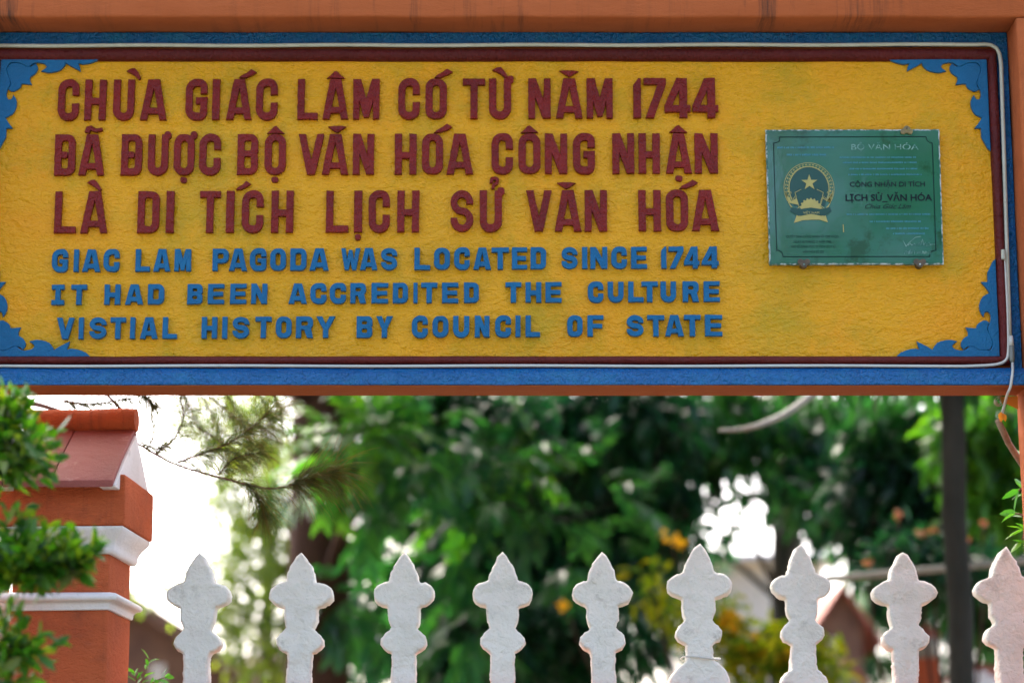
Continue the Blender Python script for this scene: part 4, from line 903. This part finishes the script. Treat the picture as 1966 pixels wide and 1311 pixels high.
# ------------------------------------------------------------------ pipes, limbs and buildings in the background
mb = MB(); mb.tube([P(1540, 1115, 13.0), P(1600, 1110, 12.9), P(1800, 1092, 12.6), P(2160, 1058, 12.2)], .020, 10)
for u, v, Y in ((1542, 1116, 13.0), (2150, 1060, 12.2)):
    p = P(u, v, Y); mb.tube([(p.x, p.y, 0), p], .024, 8)
tag(mb.build('white_rail', M['palelimb'], None, True), 'pale horizontal rail crossing behind the slim dark trunk', 'rail')
mb = MB(); mb.tube(spline([P(1380, 826, 11.2), P(1420, 824, 11.2), P(1460, 815, 11.2), P(1510, 793, 11.3), P(1556, 760, 11.4), P(1640, 690, 11.6), P(1806, 560, 11.95)]), list(np.linspace(.007, .025, 43)), 9)
tag(mb.build('pale_branch', M['palelimb'], None, True), 'pale curved leafless branch coming out from under the sign on the right', 'branch')
def house(name, label, u0, u1, v_eave, v_ridge, Y, dep, wall, roof, along=True, over=.25, cat='building', win=()):
    xa, xb = P(u0, v_eave, Y).x, P(u1, v_eave, Y).x; ze_ = P(983, v_eave, Y).z; zr_ = P(983, v_ridge, Y).z
    t = thing(name, ((xa + xb) / 2, Y, 0), label, cat)
    mb = MB()
    if along:                                          # ridge runs left to right
        mb.box(xa, xb, Y, Y + dep, 0, ze_); mb.build('wall', M[wall], t)
        mb = MB(); ym = Y + dep / 2; s = [(Y - over, ze_ - .03), (ym, zr_), (Y + dep + over, ze_ - .03), (Y + dep + over, ze_ + .06), (ym, zr_ + .09), (Y - over, ze_ + .06)]
        mb.add([(xa - over, y, z) for y, z in s] + [(xb + over, y, z) for y, z in s], [tuple(range(6)), tuple(range(11, 5, -1))] + [(i, (i + 1) % 6, 6 + (i + 1) % 6, 6 + i) for i in range(6)])
        mb.build('roof', M[roof], t, bevel=.01)
    else:
        xm = (xa + xb) / 2
        mb.add([(xa, Y, 0), (xa, Y, ze_), (xm, Y, zr_), (xb, Y, ze_), (xb, Y, 0)] + [(xa, Y + dep, 0), (xa, Y + dep, ze_), (xm, Y + dep, zr_), (xb, Y + dep, ze_), (xb, Y + dep, 0)],
               [(0, 1, 2, 3, 4), (9, 8, 7, 6, 5), (0, 5, 6, 1), (1, 6, 7, 2), (2, 7, 8, 3), (3, 8, 9, 4), (4, 9, 5, 0)]); mb.build('wall', M[wall], t)
        mb = MB(); h_ = .07 * (xb - xa) + .02; s = [(xa - over, ze_ - (zr_ - ze_) * over / (xm - xa) + .004), (xm, zr_ + .004), (xb + over, ze_ - (zr_ - ze_) * over / (xm - xa) + .004), (xb + over, ze_ + h_ - (zr_ - ze_) * over / (xm - xa)), (xm, zr_ + h_), (xa - over, ze_ + h_ - (zr_ - ze_) * over / (xm - xa))]
        mb.add([(x, Y - over, z) for x, z in s] + [(x, Y + dep + over, z) for x, z in s], [tuple(range(6)), tuple(range(11, 5, -1))] + [(i, (i + 1) % 6, 6 + (i + 1) % 6, 6 + i) for i in range(6)])
        mb.build('roof', M[roof], t, bevel=.006)
    for (wu0, wu1, wv0, wv1) in win:
        mb = MB(); a, c_ = P(wu0, wv1, Y), P(wu1, wv0, Y); mb.box(a.x, c_.x, Y - .03, Y + .05, a.z, c_.z); f_ = mb.build('window', M['cream'], t)
        mb = MB(); mb.box(a.x + .05, c_.x - .05, Y - .034, Y, a.z + .05, c_.z - .05); mb.build('pane', M['glass'], f_)
    return t
house('pink_house', 'pinkish house with a red tiled roof seen between the two right hand pickets', 1575, 1655, 1190, 1130, 26, 4, 'browntile', 'redtile', False, .2, win=((1594, 1612, 1225, 1262),))
house('white_hall', 'long white hall with pale steel roofing in the bright gap between the trees', 1340, 1580, 1075, 1035, 34, 8, 'cream', 'steelroof', True, .4, win=((1370, 1400, 1105, 1160), (1520, 1545, 1110, 1160)))
house('shrine', 'small white gabled shrine with a red edge low behind the pickets', 1590, 1655, 1304, 1272, 18, .6, 'palelimb', 'redtile', False, .04, 'shrine')
house('brown_roofed_house', 'weathered brown gabled house low between the pillar and the first picket', 20, 440, 1292, 1162, 22, 5, 'browntile', 'browntile', False, .25, win=((290, 318, 1275, 1308),))
house('low_roofed_house', 'low house with a pale ridge farther right of the brown roofed one', 340, 470, 1290, 1240, 24, 4, 'cream', 'browntile', True, .3)
t = thing('grave_tower', (P(1770, 1300, 16.5).x, 16.5, 0), 'small white and red stupa pillar beside the slim dark trunk', 'stupa')
def tower(u, Y, secs, t):
    for nm, hw, v0, v1, mt in secs:
        mb = MB(); c_ = P(u, v0, Y); z0 = P(u, v1, Y).z if v1 < 2000 else 0; z1_ = P(u, v0, Y).z; s = hw * PX(Y); mb.box(c_.x - s, c_.x + s, Y, Y + 2 * s, z0, z1_); mb.build(nm, M[mt], t, bevel=.01)
tower(1772, 16.5, [('shaft', 28, 1262, 3000, 'pillar'), ('body', 25, 1222, 1262, 'palelimb'), ('cap', 33, 1212, 1222, 'redtile'), ('finial', 17, 1196, 1212, 'redtile')], t)
t = thing('grave_arch', (P(1880, 1300, 15.5).x, 15.5, 0), 'low dark red arched tomb roof behind the rightmost pickets', 'tomb')
mb = MB(); ac = [P(1888 + 52 * math.cos(a), 1308 - 36 * math.sin(a), 15.5) for a in np.linspace(0, math.pi, 20)]; ac = [Vector((ac[0].x, 15.5, 0))] + ac + [Vector((ac[-1].x, 15.5, 0))]
k = len(ac); mb.add(ac + [p + Vector((0, .5, 0)) for p in ac], [tuple(range(k)), tuple(range(2 * k - 1, k - 1, -1))] + [(i, (i + 1) % k, k + (i + 1) % k, k + i) for i in range(k)]); mb.build('arch', M['redtile'], t, bevel=.01)
mb = MB(); ac = [P(1888 + 40 * math.cos(a), 1308 - 25 * math.sin(a), 15.48) for a in np.linspace(0, math.pi, 20)]; ac = [Vector((ac[0].x, 15.47, .1))] + ac + [Vector((ac[-1].x, 15.47, .1))]
k = len(ac); mb.add([Vector((p.x, 15.47, p.z)) for p in ac] + [Vector((p.x, 15.52, p.z)) for p in ac], [tuple(range(k)), tuple(range(2 * k - 1, k - 1, -1))] + [(i, (i + 1) % k, k + (i + 1) % k, k + i) for i in range(k)]); mb.build('tablet', M['brickpink'], t)
t = thing('stepped_pedestal', (P(1880, 1300, 14).x, 14, 0), 'white stepped pedestal at the foot of the rightmost picket', 'pedestal')
tower(1878, 14, [('top_step', 18, 1288, 1296, 'whitetrim'), ('middle_step', 32, 1296, 1303, 'whitetrim'), ('bottom_step', 46, 1303, 3000, 'whitetrim')], t)

# ------------------------------------------------------------------ clipped shrub in front, at the left
YS = 5.55
fs_ = thing('clipped_shrub', (P(-150, 1300, YS).x, YS, 0), 'small leafed clipped shrub in front of the pillar at the left edge', 'shrub')
mb = MB(); b0 = Vector((P(-150, 1300, YS).x, YS, -.03)); tr = limb_path(b0, P(-120, 850, YS), 0, 10, .03); mb.tube(tr, list(np.linspace(.03, .014, 10)), 9)
pos, dd, nn = [], [], []
PADS = [(30, 850, 98, 92, 64), (-60, 900, 90, 100, 36), (15, 768, 36, 26, 10), (70, 1075, 108, 56, 66), (0, 1050, 80, 70, 34), (145, 1068, 52, 44, 22), (-40, 1240, 70, 80, 24), (35, 1235, 74, 52, 15), (20, 1310, 60, 40, 9)]
for (u, v, ru, rv, n) in PADS:
    c_ = P(u, v, YS); k = min(range(2, 10), key=lambda i: (tr[i] - c_).length)
    main = limb_path(tr[k], c_ - Vector((0, 0, rv * .5 * PX(YS))), .1); mb.tube(main, list(np.linspace(.010, .004, 7)), 6)
    pts, out = blob_points(u, v, YS, ru, rv, n, ry=ru * PX(YS) * .9, fill=.2)
    for p, d in zip(pts, out):
        p = Vector(p); d = (Vector(d) + Vector((.25, 0, .45)) + Vector(rng.normal(size=3)) * .25).normalized()
        s = p - d * .08; mb.tube([main[-1].lerp(s, .5) if (main[-1] - s).length < .15 else s - d * .04, s, p], [.0022, .0016, .0008], 4, False)
        k_ = random.randint(5, 8); ang = random.random() * 6.28
        a = d.orthogonal().normalized(); b_ = d.cross(a)
        for j in range(k_):
            t = j / (k_ - 1); ang += 2.4
            sd_ = a * math.cos(ang) + b_ * math.sin(ang)
            pos.append(p - d * .075 * (1 - t)); q = sd_ * (1.0 - .55 * t) + d * (.35 + .8 * t) + Vector(rng.normal(size=3)) * .28; dd.append(q); nn.append(d * 1 + sd_ * -.4)
mb.build('stem', M['barkdark'], fs_, True)
n = len(pos); leaves('foliage', pos, dd, nn, .032 + .032 * rng.random(n), .015 + .012 * rng.random(n), M['leafshrub'], fs_, .22, .12)
# sprig by the pillar foot and the light green shoots by the right post
def sprig(name, label, paths, Y, ln, wd, lm, bark, r=.003, dens=7):
    t = thing(name, P(paths[0][0][0], paths[0][0][1], Y), label, 'plant'); t.location.z = 0
    mb = MB(); pos, dd, nn = [], [], []
    for pth in paths:
        pts = spline([P(u, v, Y) for u, v in pth], 6); mb.tube(pts, list(np.linspace(r, r * .4, len(pts))), 6)
        for j in range(dens):
            f = .35 + .65 * j / (dens - 1); i = min(len(pts) - 2, int(f * (len(pts) - 1))); d = (pts[i + 1] - pts[i]).normalized()
            ang = j * 2.5; a = d.orthogonal().normalized(); s = a * math.cos(ang) + d.cross(a) * math.sin(ang)
            pos.append(pts[i]); dd.append(s + d * .9); nn.append(d - s * .5)
    g0 = Vector((P(paths[0][0][0], paths[0][0][1], Y).x, Y, 0)); mb.tube([g0, P(*paths[0][0], Y)], r, 6)
    mb.build('stem', M[bark], t, True); n = len(pos)
    leaves('foliage', pos, dd, nn, ln * (.7 + .6 * rng.random(n)), wd * (.8 + .4 * rng.random(n)), M[lm], t, .2, .15)
sprig('sprig', 'light green leafy sprig growing beside the foot of the gate pillar', [[(262, 1330), (275, 1300), (288, 1262)], [(262, 1330), (300, 1306), (318, 1300)], [(262, 1330), (262, 1305), (258, 1290)]], 7.9, .045, .014, 'leafbright', 'twig')
sprig('young_tree', 'bright green young shoots on reddish stems hugging the right post', [[(1995, 1330), (1982, 1100), (1972, 900), (1968, 860)], [(1985, 1330), (2000, 1100), (1970, 1000), (1948, 985)], [(1985, 1330), (1990, 1000), (1972, 940), (1955, 942)], [(1985, 1330), (1988, 1060), (1972, 1010), (1962, 1040)]], 7.45, .075, .022, 'leafbright', 'twig', .006, 6)
stk = thing('cut_branch', P(1960, 880, 7.2), 'cut branch leaning on the right post, dry orange leaf at its tip', 'branch')
mb = MB(); mb.tube(wav([P(1917, 808, 7.03), P(1926, 828, 7.07), P(1937, 850, 7.12), P(1950, 872, 7.16), P(1968, 898, 7.2), P(2010, 960, 7.25)], .003, 30), [.0095, .0098, .010, .010, .0105, .011], 10); mb.build('stick', M['stick'], stk, True)
leaves('dry_leaf', [P(1922, 790, 7.02), P(1924, 792, 7.02)], [(-.1, -.2, -1), (.25, -.2, -1)], [(0, -1, .2), (.4, -1, 0)], [.034, .03], [.02, .018], M['dryleaf'], stk, .2, 0)
